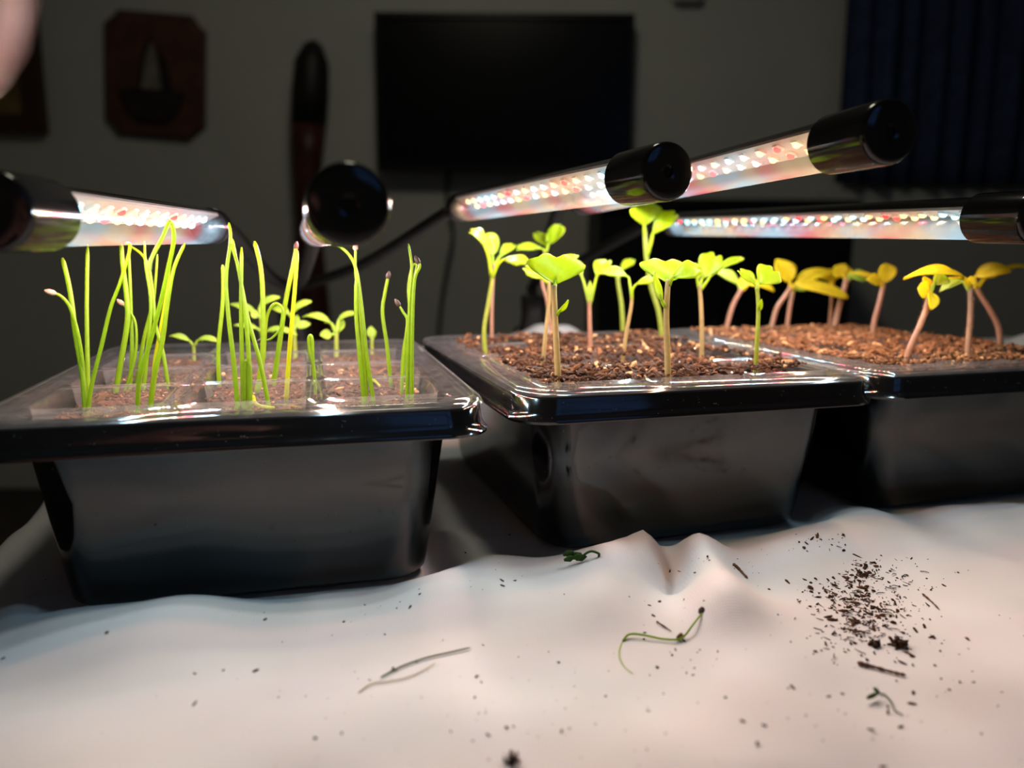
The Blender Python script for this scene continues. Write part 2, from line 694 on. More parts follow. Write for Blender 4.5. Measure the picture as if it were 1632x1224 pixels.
RIDGES = [
    (g0(1010, 900), g0(960, 990), .013, .0060),
    (g0(1120, 900), g0(1150, 1010), .010, .0062),
    (g0(1160, 1010), g0(1140, 1224), .022, .0040),
    (g0(1065, 915), g0(1075, 945), .007, -.0035),
    (g0(1090, 990), g0(1060, 1120), .020, -.0020),
    (g0(1030, 900), g0(1046, 930), .005, .0030),
    (g0(1064, 905), g0(1066, 935), .0045, -.0030),
    (g0(1100, 905), g0(1110, 940), .006, .0025),
    (g0(800, 925), g0(700, 975), .018, .0055),
    (g0(930, 920), g0(850, 990), .016, .0045),
    (g0(480, 970), g0(330, 1010), .030, .0030),
    (g0(60, 1000), g0(250, 1020), .020, .0035),
    (g0(740, 880), g0(700, 870), .012, .004),
    (g0(1380, 850), g0(1260, 900), .016, .0045),
    (g0(1560, 840), g0(1632, 835), .020, .0045),
    (g0(1480, 900), g0(1620, 1000), .05, .0020),
    (g0(400, 1150), g0(700, 1080), .03, .0020),
]
def cloth_z(x, y):
    p = (x, y)
    z = .0022*noise.noise(Vector((x*14, y*17, .3))) + .0012*noise.noise(Vector((x*36, y*40, 1.7)))
    for a, c, wd, h in RIDGES:
        z += seg_bump(p, a, c, wd, h)
    z *= 1.5
    d = foot_dist(p)
    k = smoothstep(-.001, .012, d)
    z = z*k + (-.0008)*(1-k)
    # sheet bunched up behind the trays
    hx, hy = px(885, 500, .62).x, px(885, 500, .62).y
    e = math.exp(-((x-hx)/.060)**2-((y-hy)/.045)**2)
    z += .050*e*(1+.10*noise.noise(Vector((x*60, y*60, 2))))
    hx, hy = px(650, 500, .60).x, px(650, 500, .60).y
    z += .036*math.exp(-((x-hx)/.07)**2-((y-hy)/.04)**2)
    q = px(1655, 500, .60)
    z += .050*math.exp(-((x-q.x)/.05)**2-((y-q.y)/.05)**2)
    return z


NU, NV = 300, 270
b = MB()
HANG = 16
lp = []
for i in range(NV+1):
    v = V0+(V1-V0)*i/NV
    row = []
    for j in range(-HANG, NU+1):
        if j >= 0:
            u = U0+(U1-U0)*j/NU
            p = tab(u, v)
            z = cloth_z(p.x, p.y)
            ed = u-U0
            if ed < .012:
                z -= .004*(1-ed/.012)**2
            row.append(Vector((p.x, p.y, z)))
        else:
            k = -j/HANG
            u = U0 - .007*math.sin(min(1, k*3)*math.pi/2) - .006*math.sin(v*45)*k - .02*k
            p = tab(u, v)
            row.append(Vector((p.x, p.y, -.004-.26*k)))
    lp.append(row)
vb = []
for k in range(1, 9):
    rr = []
    for q in lp[-1]:
        p = q + tab(0, .01*math.sin(min(1, k/3)*math.pi/2))
        rr.append(Vector((p.x, p.y, q.z-.03*k)))
    vb.append(rr)
b.loft(lp+vb, ring=False)
sheet = b.build('bed_sheet', 'cloth')
tag(sheet, 'rumpled white cotton sheet covering the table under the trays', 'sheet')


# ------------------------------------------------------------------ seed trays
def tray_mesh():
    b = MB()
    n = 8
    def lp(ins, z, r): return rrect(W-2*ins, L-2*ins, r, n, 0, L/2, z)
    prof = [(.0225, .0, .010), (.0190, .0006, .012), (.0172, .0025, .013), (.0165, .006, .0135), (.0150, .018, .0135),
            (.0128, .036, .0135), (.0108, H-.0108, .0135), (.0098, H-.0098, .0135)]
    body = [lp(*q) for q in prof]
    inner = [(.0115, H-.0100, .013), (.0140, .036, .0125), (.0180, .006, .0115), (.0230, .0018, .009)]
    b.loft(body + [lp(.0094, H-.0010, .0128)] + [lp(.0105, H-.0012, .0128)]+[lp(*q) for q in inner], True, True)
    return b


def rim_mesh():
    b = MB()
    n = 8
    def lp(ins, z, r): return rrect(W-2*ins, L-2*ins, r, n, 0, L/2, z)
    prof = [(.0105, H-.0012, .0128), (.0035, H-.0006, .0135), (.0018, H-.0010, .0135), (.0010, H-.0022, .0135), (.0006, H-.0065, .0135),
            (-.0002, H-.0084, .0138), (-.0012, H-.0094, .014), (-.0010, H-.0103, .014), (.0002, H-.0103, .0136), (.0016, H-.0090, .0132), (.0026, H-.0030, .013), (.0094, H-.0022, .0128)]
    b.loft([lp(*q) for q in prof])
    return b


TB, RB = tray_mesh(), rim_mesh()
NCX, NCY = 3, 4
MG = .0105
PXX, PYY = (W-2*MG)/NCX, (L-2*MG)/NCY
OW, OL = PXX-.0062, PYY-.0042
FZ = H+.0006
def cell_centre(i, j): return (-W/2+MG+PXX*(i+.5), MG+PYY*(j+.5))


def flange_mesh():
    b = MB()
    n = 8
    def lp(ins, z, r): return rrect(W-2*ins, L-2*ins, r, n, 0, L/2, z)
    b.loft([lp(MG, FZ, .0004), lp(MG-.003, FZ+.0004, .004), lp(.003, FZ+.0003, .0125), lp(.0010, FZ-.0002, .0138), (lp(.0000, FZ-.0018, .014))])
    return b


def cell_mesh():
    b = MB()
    n = 3
    lps = [rrect(PXX, PYY, .0002, n, 0, 0, FZ), rrect(OW+.003, OL+.0016, .006, n, 0, 0, FZ+.0010), rrect(OW, OL, .0065, n, 0, 0, FZ+.0006),
           rrect(OW-.0016, OL-.0016, .0065, n, 0, 0, FZ-.006), rrect(OW-.004, OL-.004, .007, n, 0, 0, FZ-.018), rrect(OW-.010, OL-.010, .007, n, 0, 0, FZ-.045)]
    b.loft(lps, False, True)
    return b


_flange = flange_mesh()
_cell = cell_mesh()
cell_data = None
names = ['left', 'middle', 'right']
tray_lab = ['glossy black seed tray holding the onion seedlings, nearest the left edge',
            'glossy black seed tray in the middle, under the heart-leaved seedlings',
            'glossy black seed tray at the right, partly cut by the picture edge']
ins_lab = ['clear plastic cell insert of the left tray, with open cells of onion seedlings',
           'clear plastic cell insert of the middle tray, nearly covered by soil',
           'clear plastic cell insert of the right tray with the yellow-leaved seedlings']
soil_lab = ['brown coir soil low in the cells around the onion seedlings',
            'brown coir soil heaped in the middle tray of heart-leaved seedlings',
            'brown coir soil in the right tray under yellow-leaved seedlings']
SOILZ = [H-.0065, H-.0030, H-.0024]
tb_me = rb_me = fl_me = None
for k, t in enumerate(TR):
    e = empty('seed_tray', t.o)
    e.rotation_euler = (0, 0, t.yaw)
    if k == 0:
        o = TB.build('tray_body', 'black', e)
        autosmooth(o, 50)
        tb_me = o.data
        o = RB.build('rim', 'black', e)
        autosmooth(o, 60)
        rb_me = o.data
    else:
        link('tray_body', tb_me, e)
        link('rim', rb_me, e)
    tag(e, tray_lab[k], 'seed tray', 'black seed trays in a row')
    e = empty('cell_insert', t.w(0, 0, .0))
    e.rotation_euler = (0, 0, t.yaw)
    if k == 0:
        o = _flange.build('flange', 'clear', e)
        autosmooth(o, 50)
        fl_me = o.data
    else:
        link('flange', fl_me, e)
    for i in range(NCX):
        for j in range(NCY):
            cx, cy = cell_centre(i, j)
            if cell_data is None:
                o = _cell.build('cell', 'clear', e, True, (cx, cy, 0))
                autosmooth(o, 35)
                cell_data = o.data
            else:
                link('cell', cell_data, e, (cx, cy, 0))
    tag(e, ins_lab[k], 'tray insert', 'clear cell inserts in the seed trays')


# ------------------------------------------------------------------ soil
ICO = None
def ico():
    t = (1+5**.5)/2
    v = [(-1, t, 0), (1, t, 0), (-1, -t, 0), (1, -t, 0), (0, -1, t), (0, 1, t), (0, -1, -t), (0, 1, -t), (t, 0, -1), (t, 0, 1), (-t, 0, -1), (-t, 0, 1)]
    f = [(0, 11, 5), (0, 5, 1), (0, 1, 7), (0, 7, 10), (0, 10, 11), (1, 5, 9), (5, 11, 4), (11, 10, 2), (10, 7, 6), (7, 1, 8), (3, 9, 4), (3, 4, 2), (3, 2, 6), (3, 6, 8), (3, 8, 9), (4, 9, 5), (2, 4, 11), (6, 2, 10), (8, 6, 7), (9, 8, 1)]
    return [Vector(p).normalized() for p in v], f


ICO = ico()
rs = random.Random(3)
def crumb(b, p, r, stretch=1.0, tone=None):
    rot = Matrix.Rotation(rs.uniform(0, 6.28), 3, 'Z') @ Matrix.Rotation(rs.uniform(-.7, .7), 3, 'X') @ Matrix.Rotation(rs.uniform(-.7, .7), 3, 'Y')
    sc = Vector((stretch, rs.uniform(.6, 1), rs.uniform(.5, .9)))
    vs = []
    for q in ICO[0]:
        k = rs.uniform(.65, 1.25)
        vs.append(Vector(p) + rot @ Vector((q.x*sc.x, q.y*sc.y, q.z*sc.z))*r*k)
    b.add(vs, ICO[1])
    if b.tone is None:
        b.tone = []
    b.tone += [tone if tone is not None else rs.choice((.05, .15, .2, .25, .3, .45))+rs.uniform(-.05, .05)]*12


def fibre(b, p, ln, r=.00022, tone=.3, lift=.3):
    a = rs.uniform(0, 6.28)
    d = Vector((math.cos(a), math.sin(a), rs.uniform(-.1, lift)))*ln
    mid = Vector(p)+d*.5+Vector((rs.uniform(-1, 1), rs.uniform(-1, 1), rs.uniform(-.2, .8)))*ln*.15
    n0 = len(b.v)
    b.tube([Vector(p), mid, Vector(p)+d], [r, r*1.1, r*.6], 3)
    if b.tone is None:
        b.tone = []
    b.tone += [tone]*(len(b.v)-n0)


def soil_height(k, x, y):
    n1 = noise.noise(Vector((x*60+k*9, y*60, k*3.1)))
    n2 = noise.noise(Vector((x*170+k*5, y*170, k*1.3)))
    n3 = noise.noise(Vector((x*420, y*420, k)))
    amp = (.0016, .0028, .0022)[k]
    return SOILZ[k] + amp*n1 + .0016*n2 + .0010*n3 + .0006*noise.noise(Vector((x*900, y*900, k)))


for k, t in enumerate(TR):
    b = MB()
    b.tone = []
    G = 44
    for i in range(NCX):
        for j in range(NCY):
            cx, cy = cell_centre(i, j)
            sw, sl = (OW-.0014)/2, (OL-.0014)/2
            vs, fs = [], []
            for a in range(G+1):
                for c in range(G+1):
                    x, y = cx+sw*(2*a/G-1), cy+sl*(2*c/G-1)
                    ex = max(abs(2*a/G-1), abs(2*c/G-1))
                    z = soil_height(k, x, y) - (.004 if k == 0 else .003)*smoothstep(.86, 1.0, ex)
                    dx, dy = abs(2*a/G-1), abs(2*c/G-1)
                    if dx+dy > 1.72:
                        f_ = 1.72/(dx+dy)
                        x, y = cx+(x-cx)*f_, cy+(y-cy)*f_
                    vs.append(Vector((x, y, z)))
                    b.tone.append(.12+.25*(noise.noise(Vector((x*300, y*300, k)))+.4))
            for a in range(G):
                for c in range(G):
                    q = a*(G+1)+c
                    fs.append((q, q+G+1, q+G+2, q+1))
            b.add(vs, fs)
            for _ in range((420, 480, 420)[k]):
                x, y = cx+sw*.93*rs.uniform(-1, 1), cy+sl*.93*rs.uniform(-1, 1)
                r = rs.choice((.0003, .0004, .0005, .0006, .0009))*rs.uniform(.8, 1.2)
                tone = None
                if rs.random() < .05:
                    tone = .75
                crumb(b, (x, y, soil_height(k, x, y)+r*.35), r, rs.choice((1, 1.3, 2.2)), tone)
            for _ in range(26):
                x, y = cx+sw*.85*rs.uniform(-1, 1), cy+sl*.85*rs.uniform(-1, 1)
                fibre(b, (x, y, soil_height(k, x, y)+.0004), rs.uniform(.003, .008), tone=rs.choice((.15, .3, .5)))
    if k > 0:      # soil spilled over the dividers
        for _ in range(3600 if k == 1 else 3600):
            x, y = rs.uniform(-W/2+MG+.002, W/2-MG-.002), rs.uniform(MG+.002, L-MG-.002)
            r = rs.choice((.0004, .0005, .0007, .0009, .0014))*rs.uniform(.8, 1.2)
            zz = max(FZ+.001, soil_height(k, x, y))
            if noise.noise(Vector((x*40+k*7, y*40, 5))) > (-.15 if k == 1 else -.35):
                crumb(b, (x, y, zz+r*.25), r, rs.choice((1, 1.4, 2.2)), .75 if rs.random() < .06 else (rs.uniform(.35, .6) if k == 2 else None))
    o = b.build('potting_soil', 'soil', None, False, t.o)
    o.rotation_euler = (0, 0, t.yaw)
    tag(o, soil_lab[k], 'soil', None, 'stuff')

# dark soil clumps that stand up in the middle tray
def clump(p, size, name, lab, n=40, tall=1.0, seed=1):
    global rs
    old, rs = rs, random.Random(seed)
    b = MB()
    for _ in range(n):
        q = Vector((rs.gauss(0, .42), rs.gauss(0, .42), abs(rs.gauss(0, .45))*tall))*size
        crumb(b, q, size*rs.uniform(.16, .34), rs.choice((1, 1.4)), rs.choice((.0, .05, .1, .2)))
    o = b.build(name, 'soil', None, False, p)
    rs = old
    return tag(o, lab, 'soil clump')


clump(pz(985, 603, SOILZ[1]), .0038, 'soil_clump', 'dark upright soil clump at the front of the middle tray', 46, 2.3, 4)
clump(pz(950, 605, SOILZ[1]), .0038, 'soil_clump', 'low brown soil clump just left of the dark upright one, middle tray', 34, 1.4, 5)
clump(pz(1050, 592, SOILZ[1]), .0046, 'soil_clump', 'rounded soil clump behind the wide-leaved seedling, middle tray', 34, 1.2, 6)
clump(pz(520, 640, SOILZ[0]), .0040, 'soil_clump', 'soil clump in the front right cell of the left tray', 34, .9, 7)


# ------------------------------------------------------------------ plants
def topath(pxs, d0, lean=0.0):
    out = []
    n = len(pxs)
    for i, (x, y) in enumerate(pxs):
        out.append(px(x, y, d0+lean*i/max(1, n-1)))
    return out


def stem_on(k, base_px):
    p = pz(base_px[0], base_px[1], SOILZ[k]+.0008)
    # keep the foot inside the planted cells: slide it along the line of sight over the soil
    ex, ylo, yhi = W/2-MG-.005, MG+.005, L-MG-.005
    org = Vector((CAM.x, CAM.y, p.z))
    t = 1.0
    for i in range(400):
        q = TR[k].loc(org+(p-org)*t)
        if q.y > yhi or (q.x > ex and k == 2):
            t -= .0025
        elif q.y < ylo:
            t += .0025
        else:
            break
    c = org+(p-org)*t
    return c, depth(c)


def blade_plant(pxs, lab, r=.00095, lean=0.0, mat='blade', husk=None, taper=.55, k=0, dd=0.0, sink=True):
    p, d0 = stem_on(k, pxs[0])
    d0 += dd
    pts = topath(pxs, d0, lean)
    pts[0] = p + Vector((0, 0, -.002))
    org = pts[0].copy()
    path = smooth_path([q-org for q in pts], 6)
    n = len(path)
    rad = [r*(1-(1-taper)*(i/(n-1))**1.3) for i in range(n)]
    rad[-1] *= .45
    b = MB()
    b.tube(path, [q*.78 for q in rad], 8)
    o = b.build('onion_seedling', mat, None, True, org)
    tag(o, lab, 'onion seedling', 'onion seedlings in the left tray')
    if husk:
        h = MB()
        t = (path[-1]-path[-4]).normalized()
        c = path[-1]
        h.tube([c-t*.0012, c-t*.0003, c+t*.0010, c+t*.0022], [.0003, .0009, .0009, .0003], 7)
        h.build('seed_husk', husk, o)
    return o


O1 = 'onion seedling'
blade_plant([K1(*q) for q in ((362, 1112), (350, 960), (318, 760), (305, 650), (290, 560), (265, 455))], 'leftmost upright onion seedling with a blunt cut-looking tip', .0011, taper=.8)
blade_plant([K1(*q) for q in ((358, 1108), (352, 930), (335, 800), (310, 700), (287, 648), (255, 615), (222, 603))], 'onion seedling at far left bending left to a dry pink tip', .00085, lean=-.008, husk='huskpink')
blade_plant([K1(*q) for q in ((372, 1100), (371, 900), (368, 650), (372, 398))], 'straight vertical onion seedling in the leftmost clump', .0010, taper=.75, lean=.004)
blade_plant([K1(*q) for q in ((368, 1112), (388, 1000), (430, 830), (470, 665), (508, 565), (545, 445), (552, 400), (532, 392))], 'long onion seedling of the leftmost clump leaning right', .0009, lean=-.004)
blade_plant([K1(*q) for q in ((485, 1025), (512, 900), (541, 720), (535, 600), (520, 480), (515, 395))], 'stout onion seedling behind the leaning one, second row of cells', .0014, taper=.7)
blade_plant([K1(*q) for q in ((545, 1018), (560, 850), (556, 700), (552, 560), (545, 400))], 'onion seedling touching the stout one on its right, second row', .0011)
blade_plant([K1(*q) for q in ((520, 1020), (572, 880), (577, 745), (552, 685), (515, 648))], 'short bent onion seedling with a pale seed on its tip', .00075, husk='huskpink')
blade_plant([K1(*q) for q in ((580, 1105), (592, 970), (640, 800), (685, 630), (718, 480), (738, 370), (722, 302), (690, 368), (642, 460), (636, 510))], 'tall onion seedling looped over at its top below the lamp', .0010, lean=-.03)
blade_plant([K1(*q) for q in ((632, 1098), (656, 950), (690, 800), (710, 650), (738, 500), (785, 392))], 'onion seedling sweeping up to the right, front of the second clump', .0012)
blade_plant([K1(*q) for q in ((605, 1020), (625, 850), (640, 650), (618, 490), (613, 385))], 'upright onion seedling at the back of the second clump', .0010)
blade_plant([K1(*q) for q in ((570, 1000), (610, 800), (648, 650), (660, 550), (668, 440))], 'slim onion seedling with a pointed tip inside the second clump', .0010)
blade_plant([K1(*q) for q in ((718, 1018), (692, 860), (660, 740), (650, 620), (632, 500), (600, 440), (545, 400))], 'onion seedling arching over to the left across the second clump', .00095)
blade_plant([K1(*q) for q in ((650, 1010), (655, 900), (690, 700), (712, 560), (722, 440))], 'faint onion seedling rising behind the looped one', .0009, mat='bladeyellow')
blade_plant([K2(*q) for q in ((78, 1000), (74, 850), (92, 660), (95, 560), (93, 485))], 'soft-looking onion seedling left of the centre clump', .0011, taper=.8)
blade_plant([K2(*q) for q in ((158, 1095), (140, 900), (117, 700), (107, 540), (126, 380), (119, 305))], 'tallest onion seedling of the centre clump', .0011)
blade_plant([K2(*q) for q in ((180, 1098), (174, 850), (171, 650), (173, 410))], 'straight onion seedling in the middle of the centre clump', .0010, taper=.8)
blade_plant([K2(*q) for q in ((205, 1098), (202, 850), (182, 640), (157, 490), (128, 395))], 'onion seedling of the centre clump tilting left at the top', .0011)
blade_plant([K2(*q) for q in ((293, 1088), (252, 900), (202, 720), (175, 580), (150, 460), (135, 375))], 'onion seedling crossing the centre clump from lower right', .0010)
blade_plant([K2(*q) for q in ((186, 1098), (186, 960), (190, 905), (198, 892), (206, 910), (209, 960), (209, 1095))], 'short folded onion seedling at the foot of the centre clump', .0010, taper=.95)
blade_plant([K2(*q) for q in ((235, 1015), (262, 860), (263, 620), (253, 490), (228, 385))], 'onion seedling with a blunt tip just right of the centre clump', .0013, taper=.8)
blade_plant([K2(*q) for q in ((302, 1000), (332, 830), (360, 640), (395, 470), (404, 410))], 'thick onion seedling carrying a black husk on top', .0013, husk='husk', taper=.75)
blade_plant([K2(*q) for q in ((360, 1050), (376, 850), (396, 620), (411, 425))], 'yellowish onion seedling beside the husk-topped thick one', .0011, mat='bladeyellow', taper=.8)
blade_plant([K2(*q) for q in ((487, 1045), (480, 930), (463, 850), (458, 800), (466, 785), (473, 810), (476, 900), (484, 1000))], 'shortest onion seedling, folded back on itself, alone in the middle', .00085, taper=.9)
blade_plant([K2(*q) for q in ((245, 1010), (268, 860), (280, 710), (312, 650), (347, 672), (345, 740), (302, 795), (262, 806))], 'curled onion seedling drooping to a dark husk', .00085, husk='husk')
blade_plant([K2(*q) for q in ((695, 1075), (672, 850), (659, 700), (658, 548))], 'left onion seedling of the trio under the round lamp cap', .0010, taper=.75)
blade_plant([K2(*q) for q in ((737, 1072), (705, 880), (682, 660), (660, 510), (627, 440), (565, 388))], 'onion seedling bending left towards the round lamp cap', .0010, husk='huskpink')
blade_plant([K2(*q) for q in ((705, 1072), (690, 850), (670, 620), (657, 520), (656, 412))], 'middle onion seedling of the trio, touching the lamp cap', .00095, husk='huskpink')
blade_plant([K2(*q) for q in ((808, 990), (790, 830), (771, 690), (780, 610), (795, 535))], 'lone onion seedling with a dark husk between trio and right clump', .0010, husk='husk', taper=.75)
blade_plant([K2(*q) for q in ((872, 1062), (880, 850), (886, 640), (895, 500), (881, 395))], 'tallest onion seedling of the rightmost clump', .0009)
blade_plant([K2(*q) for q in ((895, 1062), (896, 800), (905, 560), (928, 495), (921, 470))], 'rightmost onion seedling, hooked at the top with a dark husk', .0010, husk='husk')
blade_plant([K2(*q) for q in ((850, 992), (861, 850), (886, 700), (881, 580), (898, 492), (915, 488), (905, 540))], 'onion seedling looping over inside the rightmost clump', .0009)
blade_plant([K2(*q) for q in ((848, 1040), (870, 800), (876, 720), (858, 685), (838, 652))], 'short onion seedling with a husk leaning left from the rightmost clump', .00085, husk='husk')
# fallen pale shoots on the soil
def ground_shoot(pxs, k, lab, r=.0008, mat='bladeyellow'):
    pts = [pz(x, y, SOILZ[k]+.0022) for x, y in pxs]
    org = pts[0].copy()
    path = smooth_path([q-org for q in pts], 5)
    b = MB()
    b.tube(path, [r*(1-.5*i/(len(path)-1)) for i in range(len(path))], 7)
    tag(b.build('fallen_shoot', mat, None, True, org), lab, 'fallen shoot')


ground_shoot([K2(*q) for q in ((222, 1045), (232, 1072), (262, 1085), (312, 1090))], 0, 'pale fallen shoot lying at the foot of the centre clump')
ground_shoot([K2(*q) for q in ((700, 960), (735, 975), (760, 1000))], 0, 'pale fallen shoot right of the trio of onions')


def leaf_grid(base, tip, n, width, shape, cup, arch, fold=0.0, droop=0.0):
    a = tip-base
    ln = a.length
    ah = a.normalized()
    n = (n - ah*n.dot(ah)).normalized()
    s = ah.cross(n)
    NUU, NVV = 14, 10
    loops = []
    for i in range(NUU+1):
        t = i/NUU
        if shape == 'heart':
            wv = (math.sin(min(1, t*1.55)*math.pi/2)**.9)*(1-.42*smoothstep(.70, 1, t)) if t > 0 else 0
            wv = max(wv, .07)
        elif shape == 'round':
            wv = max(.06, math.sqrt(max(0, 1-(2*t-1)**2))*(.75+.25*t))
        else:
            wv = max(.05, math.sin(math.pi*min(.985, t**.85))**.72)
        row = []
        for j in range(NVV+1):
            v = 2*j/NVV-1
            al = t
            if shape == 'heart':
                al = t*(1 - .16*math.exp(-(v/.34)**2)*t*t) - .16*abs(v)**3*t*t
            p = base + a*al + n*(arch*ln*4*t*(1-t)) - n*(droop*ln*t*t) + s*(wv*v*width/2)
            p = p + n*(cup*width*.5*wv*v*v) + n*(fold*width*.5*wv*abs(v))
            p = p + n*(.018*ln*math.sin(v*5+t*7))
            row.append(p)
        loops.append(row)
    return loops


def seedling(k, stem, leaves, lab, cat='seedling', name='cabbage_seedling', smat='stempale', r=.0010, hairs=False, group=None, lmat='leaf', dd=0.0, toplean=0.0):
    """stem and leaf points in photo pixels; a leaf is (petiole pixels, tip pixel, width in pixels, depth shift of the tip, normal, shape, cup, arch)"""
    p0, d0 = stem_on(k, stem[0])
    d0 += dd
    org = p0.copy()
    e = empty(name, org)
    pts = topath(stem, d0, toplean)
    pts[0] = p0+Vector((0, 0, -.0022))
    path = smooth_path([q-org for q in pts], 6)
    n = len(path)
    b = MB()
    b.tube(path, [r*(1.02-.2*i/(n-1)) for i in range(n)], 9)
    so = b.build('stem', smat, e)
    if hairs:
        hb = MB()
        rh = random.Random(int(stem[0][0]))
        for _ in range(260):
            i = rh.randrange(2, n-1)
            q = path[i].lerp(path[i-1], rh.random())
            a = rh.uniform(0, 6.28)
            d = Vector((math.cos(a), math.sin(a), rh.uniform(-.3, .3)))
            hb.tube([q+d*r*.8, q+d*(r+.00075)], [.00006, .00002], 3)
        h = hb.build('stem_hairs', smat, so)
        h['kind'] = 'stuff'
    dt = d0+toplean
    for lf in leaves:
        pet, tip, wpx, sh, nrm, shape, cup, arch = lf[:8]
        mat = lf[8] if len(lf) > 8 else lmat
        pp = []
        for i, (x, y) in enumerate(pet):
            pp.append(px(x, y, dt + (sh*.25*i/max(1, len(pet)-1) if len(pet) > 1 else 0)) - org)
        tp = px(tip[0], tip[1], dt+sh)-org
        width = wpx/F*dt
        lb = MB()
        g = leaf_grid(pp[-1], tp, Vector(nrm), width, shape, cup, arch, lf[9] if len(lf) > 9 else 0.0)
        th = .00022
        nn = Vector(nrm).normalized()
        top = [[q+nn*th for q in row] for row in g]
        bot = [[q-nn*th for q in row] for row in g]
        nr, nc = len(g), len(g[0])
        vs = [q for row in top for q in row]+[q for row in bot for q in row]
        fs = []
        o2 = nr*nc
        for i in range(nr-1):
            for j in range(nc-1):
                fs.append((i*nc+j, i*nc+j+1, (i+1)*nc+j+1, (i+1)*nc+j))
                fs.append((o2+i*nc+j, o2+(i+1)*nc+j, o2+(i+1)*nc+j+1, o2+i*nc+j+1))
        ring = [j for j in range(nc)]+[i*nc+nc-1 for i in range(1, nr)]+[(nr-1)*nc+j for j in range(nc-2, -1, -1)]+[i*nc for i in range(nr-2, 0, -1)]
        for q in range(len(ring)):
            a_, b_ = ring[q], ring[(q+1) % len(ring)]
            fs.append((a_, a_+o2, b_+o2, b_))
        lb.add(vs, fs)
        if len(pp) > 1:
            ptp = smooth_path(pp+[pp[-1].lerp(tp, .25)], 4)
            m = len(ptp)
            lb.tube(ptp, [r*(.85-.5*i/(m-1)) for i in range(m)], 7)
        else:
            rib = [pp[-1].lerp(tp, q) + Vector(nrm).normalized()*(arch*(tp-pp[-1]).length*4*q*(1-q)-.0001) for q in (0, .15, .3, .5)]
            lb.tube(rib, [r*.8, r*.55, r*.35, r*.12], 7)
        lb.build('leaf', mat, e)
    tag(e, lab, cat, group)
    return e


UPN, CAMN = (0, -.25, 1), (0, -1, .45)
GB = 'heart-leaved seedlings in the middle tray'
def s3(*q): return [K3(*p) for p in q]
def s4(*q): return [K4(*p) for p in q]
def s5(*q): return [K5(*p) for p in q]


seedling(1, s3((280, 940), (273, 850), (290, 740), (302, 660), (303, 630)), [
    (s3((302, 640), (290, 560), (272, 515)), K3(213, 458), 40, -.004, (.5, -.5, 1), 'heart', .25, .12, 'leaf'),
    (s3((305, 645), (325, 595), (350, 572)), K3(446, 578), 34, -.006, (0, -.55, 1), 'heart', -.2, .12, 'leaf')],
    'leftmost heart-leaved seedling in the middle tray, with a green stem', smat='stemgreen', r=.0011, group=GB)
seedling(1, s3((303, 862), (303, 760), (308, 640), (312, 590)), [
    (s3((310, 600), (305, 555)), K3(296, 468), 27, .003, (.2, -1, .5), 'round', .45, 0),
    (s3((312, 600), (335, 560)), K3(392, 512), 20, .006, (-.3, -.8, .7), 'heart', .3, .05)],
    'pink-stemmed seedling with upright cupped leaves behind the leftmost one', smat='stempink', r=.0010, group=GB)
seedling(1, s3((500, 988), (513, 860), (526, 740), (525, 655)), [
    (s3((524, 665), (505, 650)), K3(425, 598), 22, .004, (.3, -.9, .4), 'heart', .1, .02),
    (s3((526, 660), (545, 620)), K3(640, 552), 22, .010, (0, -.4, 1), 'heart', .1, .1)],
    'thin-stemmed seedling half hidden behind the big heart leaf', smat='stempale', r=.00095, group=GB)
seedling(1, s3((566, 1076), (558, 950), (550, 800), (546, 700), (546, 672)), [
    (s3((546, 690), (550, 668)), K3(556, 545), 94, .004, (.05, -1, .12), 'heart', .10, .02),
    (s3((552, 790), (562, 778)), K3(602, 730), 12, -.002, (.6, -.5, -.5), 'oval', .3, .02)],
    'seedling at the front of the middle tray with one big heart-shaped leaf facing forward', smat='stempale', r=.0012, group=GB)
seedling(1, s3((545, 830), (520, 740), (500, 660), (505, 560), (512, 540)), [
    (s3((512, 545), (500, 530)), K3(392, 528), 22, -.004, (0, -.6, 1), 'heart', -.1, .12),
    (s3((513, 545), (520, 525)), K3(470, 462), 22, .012, (.2, -.9, .5), 'heart', .15, .05),
    (s3((514, 545), (525, 510)), K3(575, 440), 30, .006, (-.3, -.9, .5), 'round', .3, .02)],
    'seedling with a rosette of leaves above and behind the big heart leaf', smat='stempink', r=.0010, group=GB)
seedling(1, s3((690, 935), (686, 850), (684, 760), (686, 735)), [
    (s3((685, 750), (668, 680), (655, 640)), K3(600, 562), 26, .010, (.3, -.6, 1), 'heart', .1, .08, 'leafpale'),
    (s3((686, 750), (702, 680), (712, 640)), K3(760, 572), 30, .008, (-.5, -.8, .6), 'heart', .3, .12),
    (s3((687, 735),), K3(686, 655), 10, 0, (0, -1, .2), 'oval', .3, .02, 'leafpale')],
    'pink-stemmed seedling forked like a Y in the middle of the tray', smat='stempink', r=.0011, group=GB)
seedling(1, s3((818, 850), (810, 760), (798, 680), (793, 640)), [
    (s3((794, 650), (785, 625)), K3(704, 612), 20, .004, (.1, -.7, 1), 'heart', .1, .25),
    (s3((795, 650), (805, 615)), K3(858, 570), 18, .010, (0, -.6, 1), 'heart', .1, .05)],
    'green-stemmed seedling far back in the middle tray', smat='stemgreen', r=.0013, group=GB)
seedling(1, s3((812, 965), (828, 860), (846, 760), (850, 715)), [
    (s3((850, 730), (842, 670), (835, 640)), K3(722, 618), 26, .004, (.1, -.75, 1), 'heart', .05, .12, 'leafpale'),
    (s3((850, 730), (852, 690), (868, 668)), K3(940, 648), 20, -.004, (0, -.7, 1), 'heart', -.1, .12)],
    'forked seedling with pale flat leaves left of the tallest one', smat='stempale', r=.0009, group=GB)
